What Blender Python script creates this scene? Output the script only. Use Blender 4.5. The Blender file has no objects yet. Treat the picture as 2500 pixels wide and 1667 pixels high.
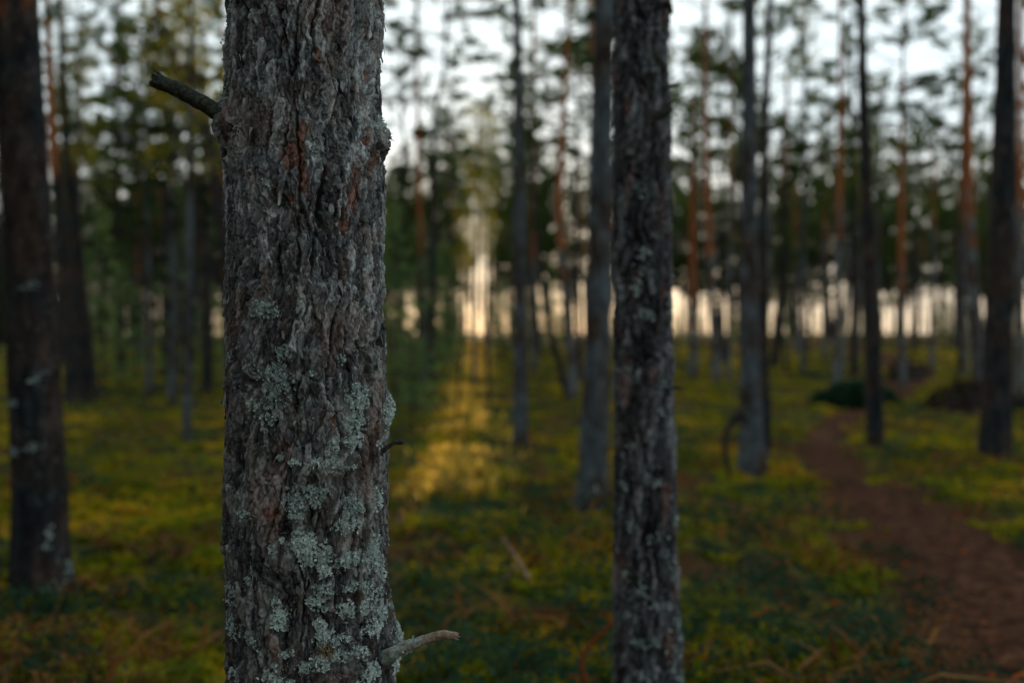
import bpy, math, random
import numpy as np
from mathutils import Vector, Matrix

R = random.Random(7)
NR = np.random.RandomState(11)
PI = math.pi
scene = bpy.context.scene
col = scene.collection

# ------------------------------------------------------------------ camera, sky, sun, exposure
CAM_Z = 1.45
F = 2431.0
PITCH = math.radians(0.483)
cd = bpy.data.cameras.new('camera')
cam = bpy.data.objects.new('camera', cd)
col.objects.link(cam)
cam.location = (0, 0, CAM_Z)
cam.rotation_euler = (math.radians(90) - PITCH, 0, 0)
cd.lens = 35.0
cd.sensor_width = 36.0
cd.clip_start = 0.05
cd.clip_end = 8000
cd.dof.use_dof = True
cd.dof.focus_distance = 1.76
cd.dof.aperture_fstop = 1.7
cd.dof.aperture_blades = 0
scene.camera = cam

SUN_EL = math.radians(8.5)
SUN_AZ = math.atan(-0.0267)            # to the left of +Y, seen from above
world = bpy.data.worlds.new('World')
scene.world = world
world.use_nodes = True
wt = world.node_tree
wt.nodes.clear()
wo = wt.nodes.new('ShaderNodeOutputWorld')
bg = wt.nodes.new('ShaderNodeBackground')
bg.inputs['Strength'].default_value = 0.10
sky = wt.nodes.new('ShaderNodeTexSky')
sky.sky_type = 'NISHITA'
sky.sun_disc = False
sky.sun_elevation = SUN_EL
sky.sun_rotation = SUN_AZ
sky.air_density = 1.0
sky.dust_density = 0.7
sky.ozone_density = 1.0
mixc = wt.nodes.new('ShaderNodeMix')
mixc.data_type = 'RGBA'
mixc.inputs[7].default_value = (9.9, 11.5, 12.2, 1)       # thin pale cloud veil
ctex = wt.nodes.new('ShaderNodeTexCoord')
cno = wt.nodes.new('ShaderNodeTexNoise')
cno.inputs['Scale'].default_value = 2.2
cno.inputs['Detail'].default_value = 5
cmr = wt.nodes.new('ShaderNodeMapRange')
cmr.inputs[1].default_value = 0.35
cmr.inputs[2].default_value = 0.7
cmr.inputs[3].default_value = 0.84
cmr.inputs[4].default_value = 0.95
csep = wt.nodes.new('ShaderNodeSeparateXYZ')
wt.links.new(ctex.outputs['Generated'], csep.inputs[0])
cel = wt.nodes.new('ShaderNodeMapRange')
cel.inputs[1].default_value = 0.01
cel.inputs[2].default_value = 0.20
wt.links.new(csep.outputs['Z'], cel.inputs[0])
cve = wt.nodes.new('ShaderNodeMix')
cve.data_type = 'RGBA'
cve.inputs[6].default_value = (12.0, 9.9, 7.4, 1)       # low warm evening haze, all round the horizon
cve.inputs[7].default_value = (9.9, 11.3, 11.8, 1)
wt.links.new(cel.outputs[0], cve.inputs[0])
wt.links.new(cve.outputs[2], mixc.inputs[7])
wt.links.new(ctex.outputs['Generated'], cno.inputs['Vector'])
wt.links.new(cno.outputs['Fac'], cmr.inputs[0])
wt.links.new(cmr.outputs[0], mixc.inputs[0])
wt.links.new(sky.outputs[0], mixc.inputs[6])
wt.links.new(mixc.outputs[2], bg.inputs['Color'])
wt.links.new(bg.outputs[0], wo.inputs['Surface'])

sl = bpy.data.lights.new('sun', 'SUN')
sl.energy = 5.0
sl.angle = math.radians(0.5)
sl.color = (1.0, 0.70, 0.40)
sun = bpy.data.objects.new('sun', sl)
col.objects.link(sun)
sdir = Vector((math.sin(SUN_AZ) * math.cos(SUN_EL), math.cos(SUN_AZ) * math.cos(SUN_EL), math.sin(SUN_EL)))
sun.rotation_euler = sdir.to_track_quat('Z', 'Y').to_euler()
sun.location = (0, 0, 30)

scene.view_settings.view_transform = 'Standard'
scene.view_settings.look = 'None'
scene.view_settings.exposure = 0.15
scene.view_settings.gamma = 1.0
scene.view_settings.use_curve_mapping = False
scene.render.engine = 'CYCLES'
cy = scene.cycles
cy.use_denoising = True
cy.denoiser = 'OPENIMAGEDENOISE'
cy.max_bounces = 7
cy.diffuse_bounces = 4
cy.transmission_bounces = 4
cy.glossy_bounces = 2
cy.caustics_reflective = False
cy.caustics_refractive = False
cy.sample_clamp_indirect = 6

# ------------------------------------------------------------------ numpy noise
_perm = NR.permutation(256)
_perm = np.concatenate([_perm, _perm, _perm])
_grad = NR.normal(size=(256, 3))
_grad /= np.linalg.norm(_grad, axis=1)[:, None]


def pn(x, y, z, s=0):
    x = np.asarray(x, float) + s * 17.31
    y = np.asarray(y, float) - s * 9.17
    z = np.asarray(z, float) + s * 3.71
    xi, yi, zi = np.floor(x).astype(int), np.floor(y).astype(int), np.floor(z).astype(int)
    xf, yf, zf = x - xi, y - yi, z - zi
    xi &= 255; yi &= 255; zi &= 255
    u, v, w = [t * t * t * (t * (t * 6 - 15) + 10) for t in (xf, yf, zf)]
    def g(i, j, k):
        h = _perm[_perm[_perm[xi + i] + yi + j] + zi + k]
        gr = _grad[h]
        return gr[..., 0] * (xf - i) + gr[..., 1] * (yf - j) + gr[..., 2] * (zf - k)
    def L(a, b, t): return a + t * (b - a)
    return 1.6 * L(L(L(g(0, 0, 0), g(1, 0, 0), u), L(g(0, 1, 0), g(1, 1, 0), u), v),
                   L(L(g(0, 0, 1), g(1, 0, 1), u), L(g(0, 1, 1), g(1, 1, 1), u), v), w)


def fbm(x, y, z, o=3, s=0):
    r = 0; a = 1.0
    for k in range(o):
        r = r + a * pn(x * 2 ** k, y * 2 ** k, z * 2 ** k, s + k)
        a *= 0.5
    return r


def sstep(x, a, b):
    t = np.clip((x - a) / (b - a), 0, 1)
    return t * t * (3 - 2 * t)


def vor(U, V, nu, seed):
    """periodic cell noise: U in [0,nu) wraps. returns F1, F2, random id, offset in U, V from the cell's seed"""
    rs = np.random.RandomState(seed)
    NV = 512
    tab = rs.rand(nu, NV, 3)
    ui = np.floor(U).astype(int); vi = np.floor(V).astype(int)
    f1 = np.full(U.shape, 9.0); f2 = np.full(U.shape, 9.0)
    idr = np.zeros(U.shape); du = np.zeros(U.shape); dv = np.zeros(U.shape)
    for a in (-1, 0, 1):
        for b in (-1, 0, 1):
            cu = ui + a; cv = vi + b
            t = tab[cu % nu, cv % NV]
            px = cu + t[..., 0] - U
            py = cv + t[..., 1] - V
            d = np.sqrt(px * px + py * py)
            near = d < f1
            f2 = np.where(near, f1, np.minimum(f2, d))
            f1 = np.where(near, d, f1)
            idr = np.where(near, t[..., 2], idr)
            du = np.where(near, -px, du)
            dv = np.where(near, -py, dv)
    return f1, f2, idr, du, dv


# ------------------------------------------------------------------ mesh and object helpers
def mesh_np(name, V, faces, k, attrs=None, smooth=True, mat=None, colors=None):
    V = np.asarray(V, np.float32).reshape(-1, 3)
    faces = np.asarray(faces, np.int32).reshape(-1, k)
    me = bpy.data.meshes.new(name)
    me.vertices.add(len(V)); me.vertices.foreach_set('co', V.ravel())
    me.loops.add(faces.size); me.loops.foreach_set('vertex_index', faces.ravel())
    me.polygons.add(len(faces))
    me.polygons.foreach_set('loop_start', np.arange(0, faces.size, k, dtype=np.int32))
    me.polygons.foreach_set('loop_total', np.full(len(faces), k, np.int32))
    me.polygons.foreach_set('use_smooth', np.full(len(faces), smooth, bool))
    me.update(calc_edges=True)
    for n, a in (attrs or {}).items():
        at = me.attributes.new(n, 'FLOAT', 'POINT')
        at.data.foreach_set('value', np.asarray(a, np.float32).ravel())
    if mat: me.materials.append(mat)
    return me


def link(name, me, parent=None, loc=None):
    o = bpy.data.objects.new(name, me)
    col.objects.link(o)
    if parent: o.parent = parent
    if loc is not None: o.location = loc
    return o


def empty(name, loc, label, cat, group=None, rz=0, sc=1):
    o = bpy.data.objects.new(name, None)
    col.objects.link(o)
    o.location = loc
    o.rotation_euler = (0, 0, rz)
    o.scale = (sc, sc, sc)
    o['label'] = label; o['category'] = cat
    if group: o['group'] = group
    return o


def tag(o, label=None, cat=None, group=None, kind=None):
    if label: o['label'] = label
    if cat: o['category'] = cat
    if group: o['group'] = group
    if kind: o['kind'] = kind
    return o


class Geo:
    """collects tubes and leaves in plain lists, one mesh at the end"""
    def __init__(s): s.v = []; s.f = []; s.t = []; s.n = 0
    def tube(s, pts, rad, sides=5, tone=None, cap=True, rough=0.0):
        pts = [np.array(p, float) for p in pts]
        n = len(pts)
        ref = np.array((0, 0, 1.0))
        rings = []
        pa = None
        for i in range(n):
            t = pts[min(i + 1, n - 1)] - pts[max(i - 1, 0)]
            t /= (np.linalg.norm(t) + 1e-9)
            if pa is None:
                a = np.cross(t, ref if abs(t[2]) < .9 else np.array((1.0, 0, 0)))
            else:
                a = pa - t * pa.dot(t)
            a /= (np.linalg.norm(a) + 1e-9); pa = a
            b = np.cross(t, a)
            for k in range(sides):
                an = 2 * PI * k / sides
                r = rad[i] * (1 + rough * (R.random() - .5) * 2)
                s.v.append(pts[i] + (a * math.cos(an) + b * math.sin(an)) * r)
                s.t.append(0.5 if tone is None else tone)
        for i in range(n - 1):
            for k in range(sides):
                a0 = s.n + i * sides + k; a1 = s.n + i * sides + (k + 1) % sides
                s.f.append((a0, a1, a1 + sides, a0 + sides))
        s.n += n * sides
        if cap:
            c = s.n
            s.v.append(pts[-1]); s.t.append(0.5 if tone is None else tone)
            base = s.n - sides
            for k in range(0, sides):
                s.f.append((base + k, base + (k + 1) % sides, c, c))
            s.n += 1
    def mesh(s, name, mat, smooth=True, extra=None):
        V = np.array(s.v, np.float32)
        me = bpy.data.meshes.new(name)
        fs = [f if f[2] != f[3] else f[:3] for f in s.f]
        me.from_pydata(V.tolist(), [], fs)
        me.polygons.foreach_set('use_smooth', np.full(len(fs), smooth, bool))
        at = me.attributes.new('tone', 'FLOAT', 'POINT')
        at.data.foreach_set('value', np.array(s.t, np.float32))
        if extra:
            for k_, a_ in extra.items():
                at = me.attributes.new(k_, 'FLOAT', 'POINT')
                at.data.foreach_set('value', np.asarray(a_, np.float32))
        me.materials.append(mat)
        me.update()
        return me


# ------------------------------------------------------------------ material helpers
def new_mat(name):
    m = bpy.data.materials.new(name)
    m.use_nodes = True
    t = m.node_tree
    t.nodes.clear()
    return m, t


def N(t, kind, **kw):
    n = t.nodes.new(kind)
    for k, v in kw.items():
        if k.startswith('i_'):
            key = k[2:]
            key = int(key) if key.isdigit() else key.replace('_', ' ')
            n.inputs[key].default_value = v
        else:
            setattr(n, k, v)
    return n


def attr(t, name, geo='GEOMETRY'):
    n = N(t, 'ShaderNodeAttribute')
    n.attribute_name = name
    n.attribute_type = geo
    return n.outputs['Fac']


def ramp(t, fac, stops, interp='LINEAR'):
    n = N(t, 'ShaderNodeValToRGB')
    cr = n.color_ramp
    cr.interpolation = interp
    while len(cr.elements) < len(stops): cr.elements.new(0.5)
    for e, (p, c) in zip(cr.elements, stops):
        e.position = p; e.color = (*c, 1) if len(c) == 3 else c
    t.links.new(fac, n.inputs[0])
    return n.outputs[0]


def mix(t, fac, a, b, mode='MIX'):
    n = N(t, 'ShaderNodeMix', data_type='RGBA', blend_type=mode)
    for src, i in ((fac, 0), (a, 6), (b, 7)):
        if hasattr(src, 'is_linked'): t.links.new(src, n.inputs[i])
        elif isinstance(src, (int, float)): n.inputs[i].default_value = src
        else: n.inputs[i].default_value = (*src, 1)
    return n.outputs[2]


def math_(t, op, a, b=0.5, c=None):
    n = N(t, 'ShaderNodeMath', operation=op)
    for i, s_ in enumerate((a, b, c)):
        if s_ is None: continue
        if hasattr(s_, 'is_linked'): t.links.new(s_, n.inputs[i])
        else: n.inputs[i].default_value = s_
    return n.outputs[0]


def maprange(t, v, a, b, c=0.0, d=1.0):
    n = N(t, 'ShaderNodeMapRange', i_1=a, i_2=b, i_3=c, i_4=d)
    t.links.new(v, n.inputs[0])
    return n.outputs[0]


def noise(t, scale, detail=4, stretch=None, src='Object', rough=.55):
    tc = N(t, 'ShaderNodeTexCoord')
    n = N(t, 'ShaderNodeTexNoise', i_Scale=scale, i_Detail=detail, i_Roughness=rough)
    if stretch:
        mp = N(t, 'ShaderNodeMapping', i_Scale=stretch)
        t.links.new(tc.outputs[src], mp.inputs[0]); t.links.new(mp.outputs[0], n.inputs['Vector'])
    else:
        t.links.new(tc.outputs[src], n.inputs['Vector'])
    return n.outputs['Fac']


def finish(t, color, rough=.9, bump=None, strength=.4, dist=.002, transl=None, spec=.03):
    out = N(t, 'ShaderNodeOutputMaterial')
    p = N(t, 'ShaderNodeBsdfPrincipled', i_Roughness=rough)
    p.inputs['Specular IOR Level'].default_value = spec
    if hasattr(color, 'is_linked'): t.links.new(color, p.inputs['Base Color'])
    else: p.inputs['Base Color'].default_value = (*color, 1)
    if bump is not None:
        b = N(t, 'ShaderNodeBump', i_Strength=strength, i_Distance=dist)
        t.links.new(bump, b.inputs['Height']); t.links.new(b.outputs[0], p.inputs['Normal'])
    if transl:
        tr = N(t, 'ShaderNodeBsdfTranslucent')
        tc_ = mix(t, 1.0, color, transl[1], 'MULTIPLY')
        t.links.new(tc_, tr.inputs[0])
        ms = N(t, 'ShaderNodeMixShader', i_0=transl[0])
        t.links.new(p.outputs[0], ms.inputs[1]); t.links.new(tr.outputs[0], ms.inputs[2])
        t.links.new(ms.outputs[0], out.inputs[0])
    else:
        t.links.new(p.outputs[0], out.inputs[0])


# bark seen close: tone, red and grey come from the plates of the mesh itself
def mat_bark_close():
    m, t = new_mat('pine_bark_close')
    tone = attr(t, 'tone'); red = attr(t, 'red')
    fine = noise(t, 260, 5, (1, 1, .35), rough=.65)
    mid = noise(t, 34, 4, (1, 1, .5))
    f = math_(t, 'ADD', math_(t, 'MULTIPLY', tone, .85), math_(t, 'MULTIPLY', fine, .36))
    grey = ramp(t, f, [(.25, (.015, .016, .018)), (.46, (.052, .057, .062)), (.63, (.14, .152, .16)), (.85, (.38, .41, .42))])
    brown = ramp(t, f, [(.15, (.026, .020, .017)), (.5, (.085, .066, .056)), (.9, (.22, .175, .15))])
    c = mix(t, maprange(t, mid, .46, .76), grey, brown)
    cr_ = noise(t, 22, 5, rough=.7)
    c = mix(t, math_(t, 'MULTIPLY', maprange(t, cr_, .60, .64), .35), c, (.22, .26, .25))
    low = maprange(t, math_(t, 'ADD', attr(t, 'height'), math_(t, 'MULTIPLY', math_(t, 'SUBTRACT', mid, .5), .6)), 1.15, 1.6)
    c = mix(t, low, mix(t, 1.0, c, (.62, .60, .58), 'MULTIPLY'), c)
    rc = ramp(t, f, [(.2, (.035, .016, .011)), (.8, (.20, .092, .062))])
    red = math_(t, 'MULTIPLY', red, .85)
    c = mix(t, red, c, rc)
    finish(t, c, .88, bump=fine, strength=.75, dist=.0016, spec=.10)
    return m


# bark of the neighbours, seen out of focus
def mat_bark_far(name, low=((.03, .033, .036), (.085, .09, .095), (.17, .175, .18)), lich=.25):
    m, t = new_mat(name)
    up = attr(t, 'up')
    oi = N(t, 'ShaderNodeObjectInfo')
    n1 = noise(t, 16, 5, (1, 1, .35), rough=.7)
    n2 = noise(t, 5, 3, (1, 1, .5))
    n3 = noise(t, 30, 2, (1, 1, .8))
    g = ramp(t, n1, [(.3, low[0]), (.5, low[1]), (.72, low[2])])
    br = ramp(t, n1, [(.3, (.012, .009, .007)), (.55, (.04, .028, .022)), (.75, (.085, .06, .048))])
    c = mix(t, maprange(t, n2, .42, .62), g, br)
    lm = math_(t, 'MULTIPLY', maprange(t, n3, .60, .66), lich)
    c = mix(t, lm, c, (.26, .33, .31))
    oc = ramp(t, n1, [(.25, (.07, .024, .010)), (.5, (.20, .068, .026)), (.75, (.36, .15, .065))])
    uf = maprange(t, math_(t, 'ADD', up, math_(t, 'MULTIPLY', math_(t, 'SUBTRACT', n2, .5), 1.6)), .35, .65)
    c = mix(t, uf, c, oc)
    finish(t, c, .85, bump=n1, strength=.8, dist=.02)
    return m


def mat_leaf(name, stops, tr=.35, tcol=(1.6, 1.8, .7), rough=.6):
    m, t = new_mat(name)
    tone = attr(t, 'tone')
    oi = N(t, 'ShaderNodeObjectInfo')
    f = math_(t, 'ADD', math_(t, 'MULTIPLY', tone, .75), math_(t, 'MULTIPLY', oi.outputs['Random'], .25))
    c = ramp(t, f, stops)
    finish(t, c, max(rough, .8), transl=(tr, tcol), spec=.04)
    return m


def mat_plain(name, stops, scale=20, rough=.9, stretch=None, bump=.4):
    m, t = new_mat(name)
    n = noise(t, scale, 5, stretch, rough=.65)
    c = ramp(t, n, stops)
    finish(t, c, rough, bump=n, strength=bump, dist=.004)
    return m


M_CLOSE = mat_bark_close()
M_FAR = mat_bark_far('pine_bark')
M_DARK = mat_bark_far('dark_pine_bark', ((.004, .005, .006), (.014, .017, .020), (.040, .047, .053)), .10)
M_GREY = mat_bark_far('grey_pine_bark', ((.018, .023, .028), (.055, .068, .079), (.12, .143, .16)), .12)
M_NEED = mat_leaf('pine_needles', [(.0, (.018, .035, .014)), (.45, (.038, .065, .022)), (.8, (.075, .105, .03)), (1, (.17, .16, .03))], .4)
M_SPRUCE = mat_leaf('spruce_needles', [(.0, (.006, .012, .008)), (.5, (.016, .028, .016)), (1, (.05, .06, .022))], .3)
M_YOUNG = mat_leaf('young_spruce_needles', [(.0, (.05, .085, .05)), (.5, (.09, .14, .075)), (1, (.20, .23, .08))], .5)
M_BIRCH = mat_leaf('yellowing_leaves', [(.0, (.07, .10, .02)), (.5, (.20, .20, .03)), (1, (.48, .33, .04))], .5, (1.5, 1.4, .6))
M_TWIG = mat_plain('dead_twig_bark', [(.3, (.022, .019, .017)), (.6, (.07, .06, .052)), (.8, (.13, .12, .11))], 60)
M_LICH = mat_leaf('grey_green_lichen', [(.0, (.09, .125, .12)), (.5, (.33, .41, .395)), (1, (.60, .69, .66))], .15, (1, 1, 1), .9)
M_LICHB = mat_leaf('ochre_lichen', [(.0, (.12, .08, .04)), (1, (.38, .27, .13))], .15, (1, 1, 1), .9)
M_SHRUB = mat_leaf('blueberry_leaves', [(.0, (.008, .024, .018)), (.5, (.020, .050, .032)), (1, (.07, .11, .045))], .3, (1.4, 1.6, .8))
M_MOSS = mat_leaf('moss_tips', [(.0, (.012, .020, .006)), (.25, (.035, .055, .008)), (.5, (.10, .135, .010)), (.7, (.21, .20, .011)), (.88, (.32, .25, .014)), (1, (.40, .24, .03))], .45, (1.5, 1.25, .5))
M_STREAK = mat_leaf('sun_streak_grass', [(.0, (.10, .10, .02)), (.5, (.36, .28, .055)), (1, (.58, .43, .12))], .62, (1.3, 1.15, .8))  # pale blade colour that stands in for sunlight along the streak
M_DRY = mat_leaf('dry_bracken', [(.0, (.07, .035, .015)), (.5, (.15, .066, .020)), (1, (.30, .155, .05))], .3, (1.2, 1.1, .8))
M_RED = mat_leaf('fallen_leaf_red_orange', [(.0, (.20, .04, .015)), (.5, (.26, .065, .015)), (1, (.34, .14, .025))], .25, (1.2, 1.0, .7))

# ------------------------------------------------------------------ terrain
PATH = [(2.25, 2.4), (2.35, 3.6), (2.48, 4.4), (2.74, 5.4), (2.88, 6.1), (3.06, 7.0), (3.2, 8.16), (3.32, 9.35), (3.5, 10.9), (3.89, 12.4), (4.49, 14.2), (5.55, 16.5), (6.6, 18.6), (8.3, 21.5), (10.3, 25.5), (12.0, 30), (13.2, 35), (13.8, 40), (12.8, 46)]
PW = [.6, .6, .6, .62, .66, .64, .52, .38, .33, .31, .30, .32, .34, .45, .62, .66, .66, .7, .7]


def path_dist(X, Y):
    d = np.full(np.shape(X), 99.0)
    for i in range(len(PATH) - 1):
        ax, ay = PATH[i]; bx, by = PATH[i + 1]
        vx, vy = bx - ax, by - ay
        t = np.clip(((X - ax) * vx + (Y - ay) * vy) / (vx * vx + vy * vy), 0, 1)
        w = PW[i] + (PW[i + 1] - PW[i]) * t
        d = np.minimum(d, np.hypot(X - ax - t * vx, Y - ay - t * vy) / w)
    return d


def terrain(X, Y):
    X = np.asarray(X, float); Y = np.asarray(Y, float)
    base = 1.24 * sstep(Y, 10, 60) - 2.34 * sstep(Y, 63, 84)
    near = 1 - sstep(Y, 40, 62)
    big = .10 * pn(X * .33, Y * .33, 0 * X, 1) + .10 * pn(X * .9, Y * .9, 0 * X, 2)
    small = .085 * np.abs(pn(X * 2.3, Y * 2.3, 0 * X, 3)) + .03 * pn(X * 5, Y * 5, 0 * X, 4)
    k = sstep(path_dist(X, Y), .8, 1.5)
    return base + (big * (.35 + .65 * k) + small * k * 1.0 - .03 * (1 - k)) * (.25 + .75 * near)


def tz(x, y): return float(terrain(np.array([x]), np.array([y]))[0])


fwd = np.array((0, math.cos(PITCH), -math.sin(PITCH)))
upv = np.array((0, math.sin(PITCH), math.cos(PITCH)))


def ray(px, py):
    return fwd + np.array((1, 0, 0)) * ((px - 1250) / F) + upv * ((833.5 - py) / F)


def at(px, py, Y):
    d = ray(px, py)
    return np.array((0, 0, CAM_Z)) + d * (Y / d[1])


def base_smooth(Y): return 1.24 * float(sstep(np.array(Y), 10, 60))


def ground_at(px, py):
    d = ray(px, py)
    for Y in np.arange(2, 62, .05):
        p = np.array((0, 0, CAM_Z)) + d * (Y / d[1])
        if p[2] <= base_smooth(Y): break
    return p


# ground sheet
def make_ground():
    ys = [-400, -120, -50, -25, -12, -6, -3, -1, 0.5, 1.2]
    y = 1.8
    while y < 66: ys.append(y); y += max(.035, y * .0075)
    ys += [67, 68.5, 70, 72, 75, 80, 86, 100, 150, 300, 800, 2500, 6000]
    ss = [-60, -25, -10, -5, -3, -2, -1.5, -1.25] + list(np.linspace(-1.08, 1.08, 330)) + [1.25, 1.5, 2, 3, 5, 10, 25, 60]
    Yg, Sg = np.meshgrid(np.array(ys, float), np.array(ss, float), indexing='ij')
    W = .58 * np.maximum(Yg, 0) + 2.2
    W = np.minimum(W, 60)
    X = Sg * W
    Z = terrain(X, Yg)
    V = np.stack([X, Yg, Z], -1).reshape(-1, 3)
    nr, nc = Yg.shape
    i = np.arange(nr - 1)[:, None] * nc + np.arange(nc - 1)[None, :]
    f = np.stack([i, i + 1, i + nc + 1, i + nc], -1).reshape(-1, 4)
    pd = np.clip(path_dist(X, Yg), 0, 9)
    m, t = new_mat('moss_and_litter')
    n1 = noise(t, 1.5, 4); n2 = noise(t, 7, 5); n3 = noise(t, 45, 4); n4 = noise(t, .45, 2)
    moss = ramp(t, n3, [(.3, (.025, .03, .007)), (.5, (.08, .072, .009)), (.7, (.17, .135, .015))])
    dark = ramp(t, n3, [(.3, (.005, .009, .006)), (.6, (.018, .027, .012))])
    brown = ramp(t, n3, [(.3, (.018, .009, .004)), (.6, (.085, .038, .016))])
    c = mix(t, maprange(t, n2, .44, .58), dark, moss)
    c = mix(t, maprange(t, n1, .50, .62), c, brown)
    dirt = ramp(t, noise(t, 60, 5), [(.3, (.012, .006, .003)), (.5, (.045, .020, .010)), (.72, (.12, .056, .03))])
    pf = maprange(t, math_(t, 'ADD', attr(t, 'pathd'), math_(t, 'MULTIPLY', math_(t, 'SUBTRACT', n2, .5), .8)), 1.02, 1.3)
    c = mix(t, pf, dirt, c)
    finish(t, c, .95, bump=n3, strength=.9, dist=.02)
    me = mesh_np('ground', V, f, 4, {'pathd': pd.ravel()}, True, m)
    return tag(link('ground', me), kind='structure')


make_ground()


def make_path():
    # trodden dirt, a ribbon that lies just over the ground sheet
    P = [np.array(p) for p in PATH]
    pts = []; ws = []
    for i in range(len(P) - 1):
        p0 = P[max(i - 1, 0)]; p1 = P[i]; p2 = P[i + 1]; p3 = P[min(i + 2, len(P) - 1)]
        for k in range(24):
            t = k / 24
            pts.append(.5 * ((2 * p1) + (-p0 + p2) * t + (2 * p0 - 5 * p1 + 4 * p2 - p3) * t * t + (-p0 + 3 * p1 - 3 * p2 + p3) * t ** 3))
            ws.append(PW[i] + (PW[i + 1] - PW[i]) * t)
    pts = np.array(pts); ws = np.array(ws)
    tg = np.gradient(pts, axis=0); tg /= np.linalg.norm(tg, axis=1)[:, None]
    nm = np.stack([tg[:, 1], -tg[:, 0]], -1)
    K = 17
    s = np.linspace(-1, 1, K)
    wob = 1 + .16 * pn(pts[:, 1] * 1.3, pts[:, 0], 0 * ws, 5)
    XY = pts[:, None, :] + nm[:, None, :] * (s[None, :, None] * (ws * wob * .64)[:, None, None])
    Z = terrain(XY[..., 0], XY[..., 1]) + .012 - .03 * np.abs(s[None, :]) ** 6 + .008 * pn(XY[..., 0] * 9, XY[..., 1] * 9, 0 * XY[..., 0], 6)
    V = np.concatenate([XY, Z[..., None]], -1).reshape(-1, 3)
    n = len(pts)
    i = np.arange(n - 1)[:, None] * K + np.arange(K - 1)[None, :]
    f = np.stack([i, i + 1, i + K + 1, i + K], -1).reshape(-1, 4)
    m = mat_plain('trodden_dirt', [(.3, (.009, .004, .0025)), (.5, (.042, .017, .009)), (.72, (.12, .054, .028))], 11, .95, None, .8)
    tag(link('path', mesh_np('path', V, f, 4, None, True, m)), kind='structure')


make_path()


# ------------------------------------------------------------------ the near trunk, the subject of the picture
TX, TY = -.3825, 1.85
FRONT = math.atan2(-TY, -TX)


def trunk_radius(z):
    return np.interp(z, [0, .25, .8, 1.1, 1.45, 1.8, 2.1, 4, 9, 14], [.215, .172, .1495, .1462, .1425, .1405, .1392, .128, .09, .03])


def trunk_axis(z):
    x = TX + np.interp(z, [0, .8, 1.1, 2.1, 6, 14], [.012, .006, 0, -.001, .02, .1])
    return x, TY + 0 * np.asarray(z)


def rs_dir(i):
    return (i * 37.7) % 1.0


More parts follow.
